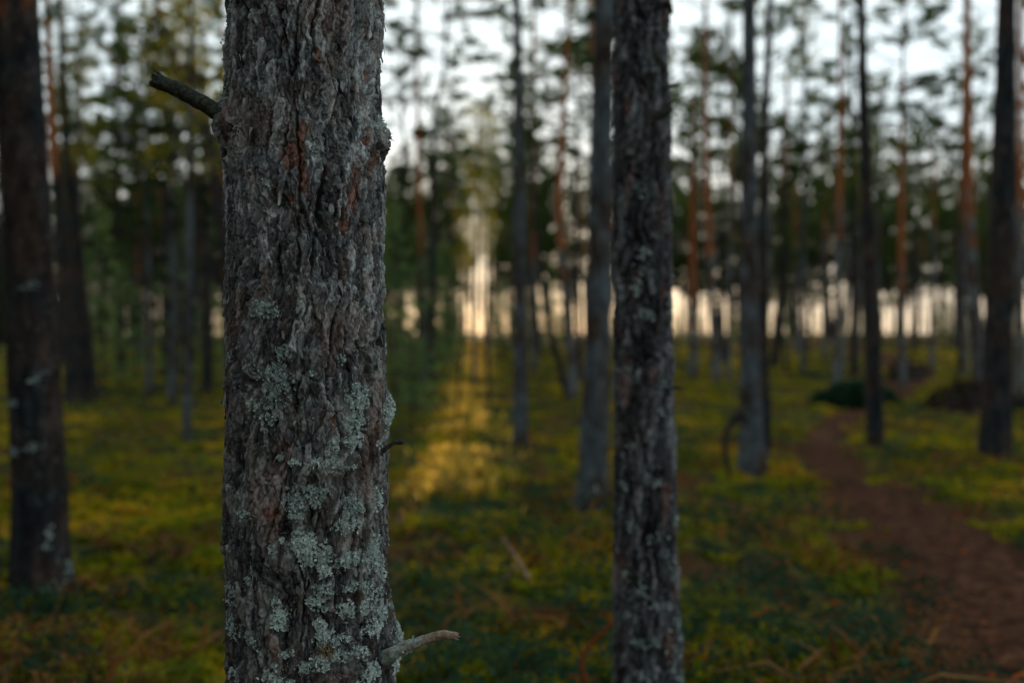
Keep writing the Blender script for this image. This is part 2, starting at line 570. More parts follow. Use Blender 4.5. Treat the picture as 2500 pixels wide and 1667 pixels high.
def bark_height(th, z, rad, nplates=21, amp=1.0, fine=True):
    """height field of scaly pine bark in metres, plus tone and red masks"""
    cx, cyy = np.cos(th) * rad, np.sin(th) * rad
    circ = 2 * PI * rad
    uu = (th % (2 * PI)) / (2 * PI)
    w1 = fbm(cx * 9, cyy * 9, z * 5, 3, 20)
    w2 = fbm(cx * 45, cyy * 45, z * 26, 2, 24)
    pl = circ / nplates
    # large plates parted by fissures
    w3 = fbm(cx * 95, cyy * 95, z * 60, 2, 28)
    U = (uu * nplates + w1 * .48 + w3 * .09) % nplates
    V = z / (pl * 4.8) + w1 * .22 + w2 * .06 + 40
    f1, f2, ida, du, dv = vor(U, V, nplates, 31)
    e = f2 - f1
    upright = np.abs(du) / (np.abs(du) + np.abs(dv) * .7 + 1e-6)
    wv = .13 + .13 * pn(cx * 14, cyy * 14, z * 7, 3) + .05 * w2
    fis = (1 - sstep(e, 0.0, np.clip(wv, .03, .4))) * (.25 + .75 * sstep(upright, .25, .6))
    fis *= sstep(fbm(cx * 10, cyy * 10, z * 6, 2, 50) + .50, .0, .5)
    h = -.0185 * fis + .004 * (ida - .5)
    tone = ida * .15
    # slabs on the plates, one lip lifted
    n2 = int(nplates * 2.1)
    U2 = (uu * n2 + w1 * 1.0 + w2 * .16 + w3 * .16) % n2
    V2 = z / (pl * 1.9) + w1 * .6 + w2 * .15 + w3 * .10 + 40
    g1, g2, idc, du2, dv2 = vor(U2, V2, n2, 77)
    up2 = np.abs(du2) / (np.abs(du2) + np.abs(dv2) * .6 + 1e-6)
    e2 = g2 - g1
    sl2 = rs_dir(idc)
    h += -.0050 * (1 - sstep(e2, 0, .12 + .05 * w2)) * sstep(up2, .2, .6)
    h += .0024 * (idc - .5) + .0022 * (dv2 * (sl2 - .8) + du2 * (sl2 - .5) * 1.3)
    tone = tone + idc * .30
    # thin layers that have scaled off, with ragged lips
    for fq, amp_, lv, sd in ((26, .0017, 2.6, 66), (58, .0011, 2.6, 68)):
        q_ = fbm(cx * fq + w3 * .25, cyy * fq, z * fq * .45 + w3 * .2, 4, sd) * lv
        fl = np.floor(q_)
        h += amp_ * (fl + sstep(q_ - fl, 0, .14))
        tone = tone + .10 * (((fl * 7.31 + sd) % 1.0) - .5)
    if fine:
        n3 = int(nplates * 5)
        U3 = (uu * n3 + w1 * 3 + w2 * .8 + w3 * .45) % n3
        V3 = z / (pl * .66) + w1 * 1.2 + w2 * .5 + w3 * .3 + 40
        k1, k2, ide, du3, dv3 = vor(U3, V3, n3, 91)
        sel = sstep(pn(cx * 26, cyy * 26, z * 15, 9), -.25, .25)
        sl3 = rs_dir(ide)
        h += (.0026 * (ide - .5) + .0026 * (dv3 * (sl3 - .85) + du3 * (sl3 - .5))) * (.35 + .65 * sel)
        h += -.0022 * (1 - sstep(k2 - k1, 0, .14))
        tone = tone + ide * .30
        n4 = int(nplates * 10)
        U4 = (uu * n4 + w1 * 6 + w2 * 2 + w3 * 1.1) % n4
        V4 = z / (pl * .24) + w1 * 2.5 + w2 * 1.2 + w3 * .8 + 40
        q1, q2, idf, du4, dv4 = vor(U4, V4, n4, 13)
        h += (.0016 * (idf - .5) - .0014 * dv4 * idf) * (.35 + .65 * (1 - sel))
        tone = tone + idf * .25
        h += .0010 * fbm(cx * 190, cyy * 190, z * 75, 2, 60)
        h += .0007 * fbm(cx * 38, cyy * 38, z * 22, 3, 64)
    h += .0022 * pn(cx * 12, cyy * 12, z * 7, 12)
    red = sstep(pn(cx * 13, cyy * 13, z * 6, 15) + .25 * (idc - .5), .36, .52)
    return h * amp, np.clip(tone, 0, 1), red


def px_to_trunk(px, py):
    """pixel -> (theta, z) on the near trunk; past the outline it snaps to the edge"""
    d = ray(px, py)
    z = CAM_Z + d[2] * 1.72 / d[1]
    for _ in range(3):
        r = float(trunk_radius(z)); ax = float(trunk_axis(z)[0])
        a = d[0] ** 2 + d[1] ** 2
        b = -2 * (d[0] * ax + d[1] * TY)
        c = ax ** 2 + TY ** 2 - r * r
        disc = b * b - 4 * a * c
        s = (-b - math.sqrt(disc)) / (2 * a) if disc > 0 else -b / (2 * a)
        p = d * s
        z = CAM_Z + p[2]
    return math.atan2(p[1] - TY, p[0] - ax), z


# bumps: px, py, height, sigma sideways, sigma upright
BUMPS = [(556, 305, .026, .030, .045), (918, 348, .022, .030, .032), (930, 330, .010, .014, .014), (915, 372, .008, .012, .016), (945, 1000, .013, .026, .040), (952, 1560, .016, .035, .06),
         (640, 1128, -.011, .016, .022), (762, 962, -.008, .015, .012), (790, 1150, .006, .05, .012), (600, 345, -.013, .022, .02),
         (700, 175, .006, .03, .03), (700, 530, -.007, .014, .02), (850, 1175, -.010, .022, .022), (905, 1090, .008, .03, .03), (720, 390, .004, .02, .02)]
REDS = [(715, 385, 26, 34), (740, 440, 14, 34), (862, 470, 20, 42), (840, 545, 16, 34), (870, 430, 14, 20), (712, 485, 12, 12), (775, 130, 8, 24), (892, 185, 8, 14),
        (886, 345, 10, 12), (760, 60, 6, 24), (668, 1250, 26, 14), (815, 1030, 9, 16), (641, 1010, 4, 14), (925, 1115, 8, 16), (905, 395, 12, 30), (735, 330, 10, 30)]


def trunk_disp(th, z):
    r = trunk_radius(z)
    h, tone, red = bark_height(th, z, .142, 21)
    red = red * .35
    for px, py, a, su, sv in BUMPS:
        t0, z0 = px_to_trunk(px, py)
        dt = (th - t0 + PI) % (2 * PI) - PI
        h = h + a * np.exp(-(dt * .142 / su) ** 2 - ((z - z0) / sv) ** 2)
    nn = fbm(np.cos(th) * 9, np.sin(th) * 9, z * 40, 3, 70)
    for px, py, sx, sy in REDS:
        t0, z0 = px_to_trunk(px, py)
        dt = (th - t0 + PI) % (2 * PI) - PI
        q = np.exp(-(dt * .142 / (sx * .00075)) ** 2 - ((z - z0) / (sy * .00076)) ** 2)
        m_ = sstep(q + .35 * nn, .35, .5)
        red = np.maximum(red, m_)
        h = h - .003 * m_
    return h, tone, red


def make_main_trunk(parent):
    a = np.linspace(-math.radians(118), math.radians(118), 470)
    b = np.linspace(math.radians(118), 2 * PI - math.radians(118), 60)[1:-1]
    th = FRONT + np.concatenate([a, b])
    zs = list(np.arange(-.15, .70, .02)) + list(np.arange(.70, 2.22, .00155)) + list(np.arange(2.24, 3.0, .03)) + list(np.arange(3.05, 14.01, .12))
    TH, ZZ = np.meshgrid(th, np.array(zs), indexing='xy')
    h, tone, red = trunk_disp(TH, ZZ)
    r = trunk_radius(ZZ) + h
    flare = np.exp(-np.maximum(ZZ, 0) / .12) * .05 * (1 + np.sin(TH * 4 + 1))
    r = r + flare
    ax, ay = trunk_axis(ZZ)
    V = np.stack([ax + np.cos(TH) * r, ay + np.sin(TH) * r, ZZ], -1)
    nr, nc = TH.shape
    i = np.arange(nr - 1)[:, None] * nc
    j = np.arange(nc); j2 = (j + 1) % nc
    f = np.stack([i + j, i + j2, i + nc + j2, i + nc + j], -1).reshape(-1, 4)
    me = mesh_np('trunk', V.reshape(-1, 3), f, 4, {'tone': tone.ravel(), 'red': red.ravel(), 'height': ZZ.ravel()}, True, M_CLOSE)
    V = V - np.array(parent.location)
    me.vertices.foreach_set('co', V.astype(np.float32).ravel())
    return link('trunk', me, parent)


main_tree = empty('pine_tree', (TX, TY, 0), 'large sharp pine trunk in front with scaly grey bark and pale lichen patches', 'tree')
main_trunk = make_main_trunk(main_tree)
MOFF = np.array((TX, TY, 0))


def surf(th, z, lift=0.0):
    th = np.atleast_1d(np.asarray(th, float)); z = np.atleast_1d(np.asarray(z, float))
    h, _, _ = trunk_disp(th, z)
    r = trunk_radius(z) + h + lift
    ax, ay = trunk_axis(z)
    return np.stack([ax + np.cos(th) * r, ay + np.sin(th) * r, z], -1)


def lobes_mesh(name, P, Nrm, size, mat, tone, curl=.7):
    """many small curled lobes, each a strip of 2 quads plus a notched tip"""
    n = len(P)
    rs = np.random.RandomState(len(P))
    rnd = rs.normal(size=(n, 3))
    T = np.cross(Nrm, rnd); T /= np.linalg.norm(T, axis=1)[:, None]
    B = np.cross(Nrm, T)
    tilt = (.25 + .9 * rs.rand(n))[:, None]
    D1 = T * np.cos(tilt) + Nrm * np.sin(tilt)
    t2 = tilt + curl * (rs.rand(n)[:, None] - .25)
    D2 = T * np.cos(t2) + Nrm * np.sin(t2)
    s = (size * (.6 + .8 * rs.rand(n)))[:, None]
    w0 = s * .28; w1 = s * (.5 + .2 * rs.rand(n)[:, None]); w2 = s * (.35 + .3 * rs.rand(n)[:, None])
    c0 = P; c1 = P + D1 * s * .55; c2 = c1 + D2 * s * .5
    cup = Nrm * s * .14
    V = np.stack([c0 - B * w0, c0 + B * w0, c1 - B * w1 + cup, c1 + B * w1 + cup, c2 - B * w2 + cup, c2 + B * w2 + cup, c1 - cup, c2 - D2 * s * .2 - cup * .5], 1).reshape(-1, 3)
    b = np.arange(n)[:, None] * 8
    tri = np.array([(0, 1, 6), (0, 6, 2), (1, 3, 6), (2, 6, 7), (2, 7, 4), (6, 3, 7), (3, 5, 7)])
    f = (b[:, :, None] + tri[None]).reshape(-1, 3)
    tn = np.repeat(np.clip(tone, 0, 1), 8)
    return mesh_np(name, V, f, 3, {'tone': tn}, False, mat)


# px, py, half width px, half height px, density, tone
LICHENS = [(646, 757, 34, 24, 1.0, .45), (690, 862, 17, 18, 1.0, .5), (672, 925, 46, 34, .55, .3), (672, 975, 40, 26, .4, .28), (622, 985, 14, 16, .8, .5), (655, 1022, 30, 20, .35, .35),
           (874, 972, 31, 36, 1.2, .75), (862, 1030, 36, 22, 1.0, .65), (862, 1070, 22, 24, .8, .6), (938, 1005, 24, 42, 1.3, .8), (925, 1080, 14, 16, .9, .55), (816, 1083, 18, 16, .9, .6), (812, 1108, 14, 10, .5, .5),
           (778, 1128, 22, 9, 1.0, .65), (806, 1130, 20, 10, 1.0, .65), (722, 1128, 14, 8, .9, .6), (686, 1118, 8, 6, .9, .5), (860, 1140, 14, 8, .5, .5),
           (750, 1205, 46, 20, .7, .4), (738, 1230, 44, 14, .7, .4), (860, 1235, 28, 24, 1.1, .6), (848, 1282, 30, 18, 1.3, .75), (920, 1215, 14, 26, 1.2, .7), (835, 875, 14, 12, .9, .6), (758, 912, 14, 6, .5, .5),
           (560, 870, 12, 16, .7, .4), (612, 895, 12, 8, .4, .3), (560, 1190, 10, 12, .7, .45), (600, 1255, 22, 12, .5, .4), (720, 1258, 20, 10, .6, .45),
           (742, 1330, 32, 30, 1.5, .85), (768, 1362, 26, 18, 1.3, .75), (798, 1345, 10, 30, .9, .65), (790, 1392, 15, 18, 1.2, .75), (850, 1365, 34, 20, 1.3, .7), (912, 1345, 22, 40, 1.3, .7), (930, 1385, 14, 24, 1.1, .7),
           (664, 1340, 12, 10, .9, .55), (690, 1315, 8, 10, .8, .6), (730, 1298, 12, 8, .8, .55), (790, 1440, 26, 16, 1.0, .6), (766, 1468, 20, 16, 1.2, .65), (785, 1488, 18, 8, .6, .45), (880, 1430, 36, 16, 1.1, .6), (920, 1440, 18, 30, 1.1, .65),
           (845, 1485, 24, 18, 1.2, .7), (888, 1480, 20, 20, 1.2, .7), (930, 1490, 20, 30, 1.3, .75), (685, 1510, 18, 34, 1.3, .7), (672, 1470, 10, 12, .9, .6), (560, 1450, 16, 32, .9, .45), (568, 1535, 20, 28, .9, .4),
           (780, 1525, 18, 12, 1.0, .6), (790, 1558, 18, 24, 1.3, .75), (830, 1560, 22, 18, .6, .45), (910, 1530, 26, 24, 1.1, .6), (950, 1560, 16, 44, 1.3, .75), (880, 1590, 16, 20, 1.0, .6), (830, 1600, 26, 16, .9, .5), (785, 1620, 24, 20, 1.2, .65),
           (742, 1628, 14, 18, 1.0, .5), (700, 1595, 14, 8, .8, .5), (642, 1598, 10, 8, .8, .5), (652, 1650, 18, 14, 1.1, .6), (675, 1625, 10, 10, .8, .55), (690, 1665, 20, 12, .9, .5), (905, 1640, 26, 24, 1.2, .7), (955, 1620, 12, 20, 1.1, .6), (570, 1640, 12, 20, .6, .4),
           (620, 1560, 16, 22, .4, .35), (925, 305, 14, 12, 1.3, .75), (936, 335, 12, 22, 1.2, .3), (905, 310, 16, 8, .8, .6), (560, 235, 10, 22, .6, .3), (555, 120, 5, 50, .6, .15), (655, 452, 16, 14, .5, .25), (925, 290, 8, 8, 1, .8), (605, 1415, 10, 10, .5, .4), (700, 700, 8, 6, .4, .4), (780, 370, 18, 10, .4, .45)]
lich_count = 0
for (px, py, hw, hh, dens, tn) in LICHENS:
    t0, z0 = px_to_trunk(px, py)
    su, sv = hw * .00073, hh * .00074
    n = int(dens * 3.6e5 * PI * su * sv) + 14
    rs = np.random.RandomState(int(px * 7 + py))
    g = rs.uniform(-1.25, 1.25, size=(n * 3, 2))
    q = np.hypot(g[:, 0], g[:, 1])
    nz = fbm(g[:, 0] * 2.4 + px, g[:, 1] * 2.4 + py, q * 0, 3, 5)
    nz2 = pn(g[:, 0] * su * 170 + px, g[:, 1] * sv * 170, 0 * q, 6)
    g = g[((q + .55 * nz) < .95) & (nz2 > -.28)][:n]
    if len(g) < 5: continue
    nfac = math.cos(0)
    edge = abs(math.sin(t0 - FRONT))
    th = t0 + g[:, 0] * su / .142 / max(.45, math.sqrt(max(0, 1 - edge * edge)))
    zz = z0 + g[:, 1] * sv
    thick = .0065 * (1 - np.clip(np.hypot(g[:, 0], g[:, 1]), 0, 1)) * rs.rand(len(g))
    P = surf(th, zz, -.0008 + thick)
    Nn = np.stack([np.cos(th), np.sin(th), 0 * th + .15], -1)
    Nn /= np.linalg.norm(Nn, axis=1)[:, None]
    tone = tn + .10 + .34 * (rs.rand(len(g)) - .5)
    me = lobes_mesh('lichen_patch', P - MOFF, Nn, np.full(len(g), .0034), M_LICH, tone, 1.2)
    link('lichen_patch', me, main_trunk)
    lich_count += len(g)
t0, z0 = px_to_trunk(795, 1595)
g = NR.normal(size=(220, 2)) * (.006, .011)
P = surf(t0 + g[:, 0] / .142, z0 + g[:, 1], .001)
Nn = np.stack([np.cos(t0 + 0 * g[:, 0]), np.sin(t0 + 0 * g[:, 0]), .2 + 0 * g[:, 0]], -1)
tag(link('lichen_patch', lobes_mesh('lichen_patch', P - MOFF, Nn, np.full(220, .003), M_LICHB, NR.rand(220)), main_trunk), label='small ochre brown lichen patch')
# thin crumbs of lichen spread all over the lower bark
n = 1900
th = FRONT + NR.uniform(-1.9, 1.9, n); zz = .72 + 1.4 * NR.beta(1.1, 2.2, n)
keep = fbm(np.cos(th) * 4, np.sin(th) * 4, zz * 28, 3, 33) > .12
th, zz = th[keep], zz[keep]
Nn = np.stack([np.cos(th), np.sin(th), 0 * th + .15], -1)
o = link('lichen_crumbs', lobes_mesh('lichen_crumbs', surf(th, zz, -.0003) - MOFF, Nn, np.full(len(th), .0024), M_LICH, .10 + .4 * NR.rand(len(th))), main_trunk)
tag(o, kind='stuff')


# loose flakes of bark that stand off the surface
def bark_flakes():
    n = 900
    rs = np.random.RandomState(5)
    th0 = FRONT + rs.uniform(-2.0, 2.0, n); z0 = rs.uniform(.72, 2.2, n)
    L = rs.uniform(.008, .024, n); W = L * rs.uniform(.10, .26, n); lift = rs.uniform(.0005, .0032, n) * (L / .014)
    lean = rs.normal(0, .35, n)
    side = rs.uniform(-1, 1, n)
    K = 4
    Vs = []; cols_ = []
    tone = rs.rand(n)
    jit = rs.uniform(-.3, .3, size=(n, K, 3))
    grid = []
    base_p = surf(th0, z0, 0)
    hb = np.hypot(base_p[:, 0] - trunk_axis(z0)[0], base_p[:, 1] - TY)
    for a in range(K):
        for b in range(3):
            v = a / (K - 1)               # 0 top, 1 free lower lip
            u = (b - 1)
            wprof = math.sin(PI * (.18 + .72 * v)) ** .6
            uu = u * W * wprof * (1 + jit[:, a, b]) + v * L * lean * .5
            zz = z0 - v * L * (1 + .35 * jit[:, a, b]) + .15 * L * abs(u)
            rr = hb + .0002 + lift * (v ** 1.6) + lift * .6 * u * side * v
            th = th0 + uu / .142
            ax = trunk_axis(zz)[0]
            grid.append(np.stack([ax + np.cos(th) * rr, TY + np.sin(th) * rr, zz], -1))
    G = np.stack(grid, 1)
    f = []
    for a in range(K - 1):
        for b in range(2):
            i = a * 3 + b
            f.append((i, i + 1, i + 4, i + 3))
    f = np.array(f)
    F4 = (np.arange(n)[:, None, None] * (3 * K) + f[None]).reshape(-1, 4)
    red = (rs.rand(n) < .03) * .8
    me = mesh_np('bark_flakes', G.reshape(-1, 3) - MOFF, F4, 4, {'tone': np.repeat(.1 + .55 * tone, 3 * K), 'red': np.repeat(red, 3 * K), 'height': np.repeat(z0, 3 * K)}, False, M_CLOSE)
    tag(link('bark_flakes', me, main_trunk), kind='stuff')


bark_flakes()


def rough_branch(name, pts, rads, parent, off, mat, sides=20, seed=1, amp=.12, broken=True, endpale=False):
    """a gnarled stick: displaced tube with a jagged end"""
    P = np.array(pts, float)
    t = np.linspace(0, 1, len(P)); tt = np.linspace(0, 1, 70)
    C = np.stack([np.interp(tt, t, P[:, k]) for k in range(3)], -1)
    for _ in range(3): C[1:-1] = (C[:-2] + C[1:-1] * 2 + C[2:]) / 4
    rr = np.interp(tt, t, rads)
    tg = np.gradient(C, axis=0); tg /= np.linalg.norm(tg, axis=1)[:, None]
    A = np.cross(tg, (0, 1, .01)); A /= np.linalg.norm(A, axis=1)[:, None]
    B = np.cross(tg, A)
    an = np.linspace(0, 2 * PI, sides, endpoint=False)
    CA, SA = np.cos(an)[None], np.sin(an)[None]
    T2 = tt[:, None]
    disp = 1 + amp * fbm(CA * 2 + 0 * T2, SA * 2 + 0 * T2, T2 * 14 + 0 * CA, 3, seed) + amp * .6 * pn(CA * 5 + 0 * T2, SA * 5 + 0 * T2, T2 * 22 + 0 * CA, seed + 3)
    Rr = rr[:, None] * disp
    V = C[:, None, :] + A[:, None, :] * (CA * Rr)[..., None] + B[:, None, :] * (SA * Rr)[..., None]
    if broken:
        jag = (.5 + .9 * pn(CA * 2.2, SA * 2.2, 0 * CA, seed + 8))[0]
        V[-1] += tg[-1] * (jag * rr[-1] * 1.2)[:, None]
        V[-2] += tg[-1] * (jag * rr[-1] * .6)[:, None]
    V = V.reshape(-1, 3)
    endc = C[-1] - tg[-1] * rr[-1] * .3
    n = len(tt)
    i = np.arange(n - 1)[:, None] * sides; j = np.arange(sides); j2 = (j + 1) % sides
    f = np.stack([i + j, i + j2, i + sides + j2, i + sides + j], -1).reshape(-1, 4).tolist()
    c = len(V)
    V = np.concatenate([V, [endc]])
    for k in range(sides): f.append(((n - 1) * sides + k, (n - 1) * sides + (k + 1) % sides, c))
    me = bpy.data.meshes.new(name)
    me.from_pydata((V - off).tolist(), [], f)
    me.polygons.foreach_set('use_smooth', np.full(len(f), True, bool))
    tone = np.full(len(V), .5)
    for nm_, a_ in (('tone', tone), ('red', np.zeros(len(V))), ('up', np.concatenate([np.repeat(tt, sides), [1]]) if mat.name.endswith('broken_branch') else np.full(len(V), -1.0))):
        at_ = me.attributes.new(nm_, 'FLOAT', 'POINT'); at_.data.foreach_set('value', a_.astype(np.float32))
    me.materials.append(mat)
    return link(name, me, parent)


def mat_stub(name, dark):
    m, t = new_mat(name)
    n1 = noise(t, 160, 5, rough=.7); n2 = noise(t, 45, 3)
    if dark:
        c = ramp(t, n1, [(.3, (.014, .015, .012)), (.55, (.04, .044, .036)), (.75, (.10, .115, .095))])
    else:
        c = ramp(t, n1, [(.3, (.08, .055, .04)), (.5, (.22, .16, .12)), (.75, (.42, .34, .28))])
        g = ramp(t, n1, [(.3, (.12, .15, .14)), (.7, (.40, .46, .43))])
        c = mix(t, math_(t, 'MULTIPLY', maprange(t, n2, .45, .52), maprange(t, attr(t, 'up'), .45, .7, 1, 0)), c, g)
    finish(t, c, .85, bump=n1, strength=.9, dist=.002)
    return m


M_STUBD = mat_stub('dark_broken_branch', True)
M_STUBL = mat_stub('pale_broken_branch', False)
BR_L = [at(600, 318, 1.80), at(560, 292, 1.79), at(500, 255, 1.775), at(440, 222, 1.765), at(386, 199, 1.76)]
tag(rough_branch('broken_branch', BR_L, [.021, .016, .0140, .0135, .0124], main_tree, MOFF, M_STUBD, seed=3), label='dark broken branch pointing up to the left')
BR_R = [at(900, 1625, 1.84), at(958, 1594, 1.80), at(1000, 1574, 1.79), at(1040, 1560, 1.785), at(1080, 1548, 1.78), at(1112, 1552, 1.775)]
tag(rough_branch('broken_branch', BR_R, [.016, .0115, .0095, .0085, .0078, .0068], main_tree, MOFF, M_STUBL, seed=9, amp=.16), label='short pale broken branch low on the right')
tag(rough_branch('twig_stub', [at(925, 1105, 1.83), at(945, 1092, 1.83), at(962, 1080, 1.83), at(978, 1078, 1.83)], [.006, .0042, .004, .0055], main_tree, MOFF, M_STUBD, 10, 5, .3), label='small black twig stub on the right edge')
sp = Geo()                       # splinters at the two broken ends
for tip, prev, rad_, nn in ((BR_L[-1], BR_L[-2], .0125, 26), (BR_R[-1], BR_R[-2], .0062, 14)):
    d0 = tip - prev; d0 /= np.linalg.norm(d0)
    for _ in range(nn):
        q = np.array([R.gauss(0, 1) for _ in range(3)]); q -= d0 * q.dot(d0); q /= np.linalg.norm(q)
        b_ = tip + q * rad_ * R.uniform(.2, .95) - d0 * .004
        e_ = d0 + q * R.gauss(.05, .25)
        L_ = rad_ * R.uniform(.5, 1.7)
        sp.tube([b_, b_ + e_ * L_ * .6, b_ + e_ * L_], [rad_ * .16, rad_ * .12, rad_ * .02], 4, .5)
sp.v = [v - MOFF for v in sp.v]
tag(link('splinters', sp.mesh('splinters', M_STUBD, False), main_tree), kind='stuff')
n = 110
s = NR.rand(n); ii = s * (len(BR_R) - 1) * .45
P = np.array([np.array([np.interp(i, range(len(BR_R)), [b[k] for b in BR_R]) for k in range(3)]) for i in ii])
an = NR.rand(n) * 2 * PI
Nn = np.stack([0 * an, np.cos(an), np.sin(an)], -1)
link('lichen_patch', lobes_mesh('lichen_patch', P + Nn * .0095 - MOFF, Nn, np.full(n, .004), M_LICH, .3 + .5 * NR.rand(n)), main_trunk)
# dark bristling lichen on the right hand knot and on the upper left edge
gq = Geo()
for (px, py, nn, ln) in ((938, 345, 230, .017), (932, 312, 90, .013), (556, 60, 30, .006), (552, 110, 60, .006), (553, 170, 60, .006), (560, 215, 40, .006), (575, 320, 60, .007), (910, 375, 40, .006)):
    t0, z0 = px_to_trunk(px, py)
    for _ in range(nn):
        th_ = t0 + R.gauss(0, .05); z_ = z0 + R.gauss(0, .010)
        p = surf(th_, z_)[0]
        d = np.array((math.cos(th_), math.sin(th_), 0)) + np.array([R.gauss(0, .7) for _ in range(3)])
        d /= np.linalg.norm(d)
        d2 = d + np.array([R.gauss(0, .5) for _ in range(3)])
        L_ = ln * R.uniform(.4, 1.1)
        gq.tube([p, p + d * L_ * .5, p + (d + d2) * L_ * .4], [.0011, .0008, .0003], 3, R.uniform(0, .3))
gq.v = [v - MOFF for v in gq.v]
tag(link('beard_lichen', gq.mesh('beard_lichen', M_STUBD, False), main_trunk), kind='stuff')
# fine curled fibres and bark shreds
gq = Geo()
for _ in range(150):
    th_ = FRONT + R.uniform(-1.62, 1.62); z_ = R.uniform(.75, 2.1)
    p = surf(th_, z_)[0]
    nrm = np.array((math.cos(th_), math.sin(th_), 0)); tn_ = np.array((-math.sin(th_), math.cos(th_), 0))
    L_ = R.uniform(.006, .02); a1 = R.uniform(-1, 1)
    pts = [p + nrm * .001, p + nrm * .002 + tn_ * a1 * L_ * .4 - np.array((0, 0, L_ * .4)), p + nrm * R.uniform(.002, .006) + tn_ * a1 * L_ * R.uniform(.2, 1) - np.array((0, 0, L_))]
    gq.tube(pts, [.0007, .0006, .0003], 3, R.uniform(.6, 1))
gq.v = [v - MOFF for v in gq.v]
tag(link('bark_fibres', gq.mesh('bark_fibres', M_CLOSE, False, {'red': np.zeros(len(gq.t))}), main_trunk), kind='stuff')


# ------------------------------------------------------------------ crowns
def tuft(vs, ts, c, d, size, n, tone, wid=.16):
    """star of flat needles bundles round c pointing along d"""
    for _ in range(n):
        e = d * .55 + np.array([R.gauss(0, .6) for _ in range(3)])
        e /= (np.linalg.norm(e) + 1e-6)
        s = np.cross(e, (R.gauss(0, 1), R.gauss(0, 1), R.gauss(0, 1)))
        s /= (np.linalg.norm(s) + 1e-6)
        L = size * R.uniform(.6, 1.2)
        w = L * wid
        vs += [c - s * w * .4, c + e * L * .55 + s * w, c + e * L, c + e * L * .45 - s * w]
        tt = tone + R.uniform(-.2, .2)
        ts += [tt] * 4


def leaf_mesh(name, vs, ts, mat):
    V = np.array(vs, np.float32)
    f = np.arange(len(V)).reshape(-1, 4)
    return mesh_np(name, V, f, 4, {'tone': np.clip(ts, 0, 1)}, False, mat)


def pine_crown(seed, L=6.0, Rad=1.7, nb=38, dens=1.0, mat=None, size=.13, thin=True):
    nb = int(nb * (.5 if thin else .95)); dens *= (.50 if thin else .8)
    """branches and needle tufts over a stem of length L starting at z=0"""
    R.seed(seed)
    vs, ts = [], []
    g = Geo()
    for b in range(nb):
        h = L * (b + R.random()) / nb
        q = h / L
        prof = (math.sin(PI * min(1, .12 + .55 * q + .15)) ** .7) * (1 - q ** 3 * .75)
        l = Rad * prof * R.uniform(.55, 1.1)
        az = R.uniform(0, 2 * PI)
        rise = R.uniform(-.15, .35) + q * .6
        d = np.array((math.cos(az), math.sin(az), rise)); d /= np.linalg.norm(d)
        sag = R.uniform(-.1, .15)
        pts = []
        for k in range(5):
            s = k / 4
            p = np.array((0, 0, h)) + d * l * s + np.array((R.gauss(0, .04) * l * s, R.gauss(0, .04) * l * s, sag * l * s * s))
            pts.append(p)
        g.tube(pts, [.028 * l / 1.5 * (1 - .8 * k / 4) + .004 for k in range(5)], 4, .5, False)
        ntw = int(6.5 * l * dens) + 2
        for _ in range(ntw):
            s = R.uniform(.3, 1.0) ** .8
            i = min(3, int(s * 4)); fr = s * 4 - i
            p0 = pts[i] * (1 - fr) + pts[i + 1] * fr
            td = d * .6 + np.array((R.gauss(0, .7), R.gauss(0, .7), R.gauss(.15, .35)))
            td /= np.linalg.norm(td)
            tl = R.uniform(.12, .45) * (l / 1.4 + .3)
            p1 = p0 + td * tl
            g.tube([p0, p1], [.006, .003], 3, .5, False)
            tone = R.uniform(.1, .8)
            for k in range(5 + int(5 * tl / .3)):
                f = R.uniform(.35, 1.05)
                tuft(vs, ts, p0 + td * tl * f + np.array([R.gauss(0, .035) for _ in range(3)]), td, size, 5, tone, .2)
    return leaf_mesh('crown', vs, ts, mat or M_NEED), g.mesh('branches', M_TWIG)


def spruce_crown(seed, H=8.0, Rad=1.5, nb=70, mat=None, z0=.3, size=.15, dens=1):
    R.seed(seed)
    vs, ts = [], []
    g = Geo()
    for b in range(nb):
        q = (b + R.random()) / nb
        h = z0 + (H - z0) * q
        l = Rad * (1 - q) ** .8 * R.uniform(.6, 1.1) + .08
        az = R.uniform(0, 2 * PI)
        d = np.array((math.cos(az), math.sin(az), R.uniform(-.35, .05) + .5 * q)); d /= np.linalg.norm(d)
        pts = [np.array((0, 0, h)) + d * l * s + np.array((0, 0, .18 * l * s * s)) for s in (0, .33, .66, 1)]
        g.tube(pts, [.014, .010, .006, .003], 4, .5, False)
        side = np.cross(d, (0, 0, 1)); side /= np.linalg.norm(side)
        for k in range(int(14 * l * dens) + 3):
            s = R.uniform(.15, 1)
            sl_ = (1 - s * .7) * l * .4 * R.uniform(-1, 1)
            c = pts[0] * (1 - s) + pts[3] * s + side * sl_ + np.array((0, 0, -abs(sl_) * .25 + .1 * l * s * s))
            tuft(vs, ts, c, d * .8 + side * np.sign(sl_) * .6 + np.array((0, 0, -.15)), size, 5, R.uniform(.1, .8), .17)
    return leaf_mesh('crown', vs, ts, mat or M_SPRUCE), g.mesh('branches', M_TWIG)


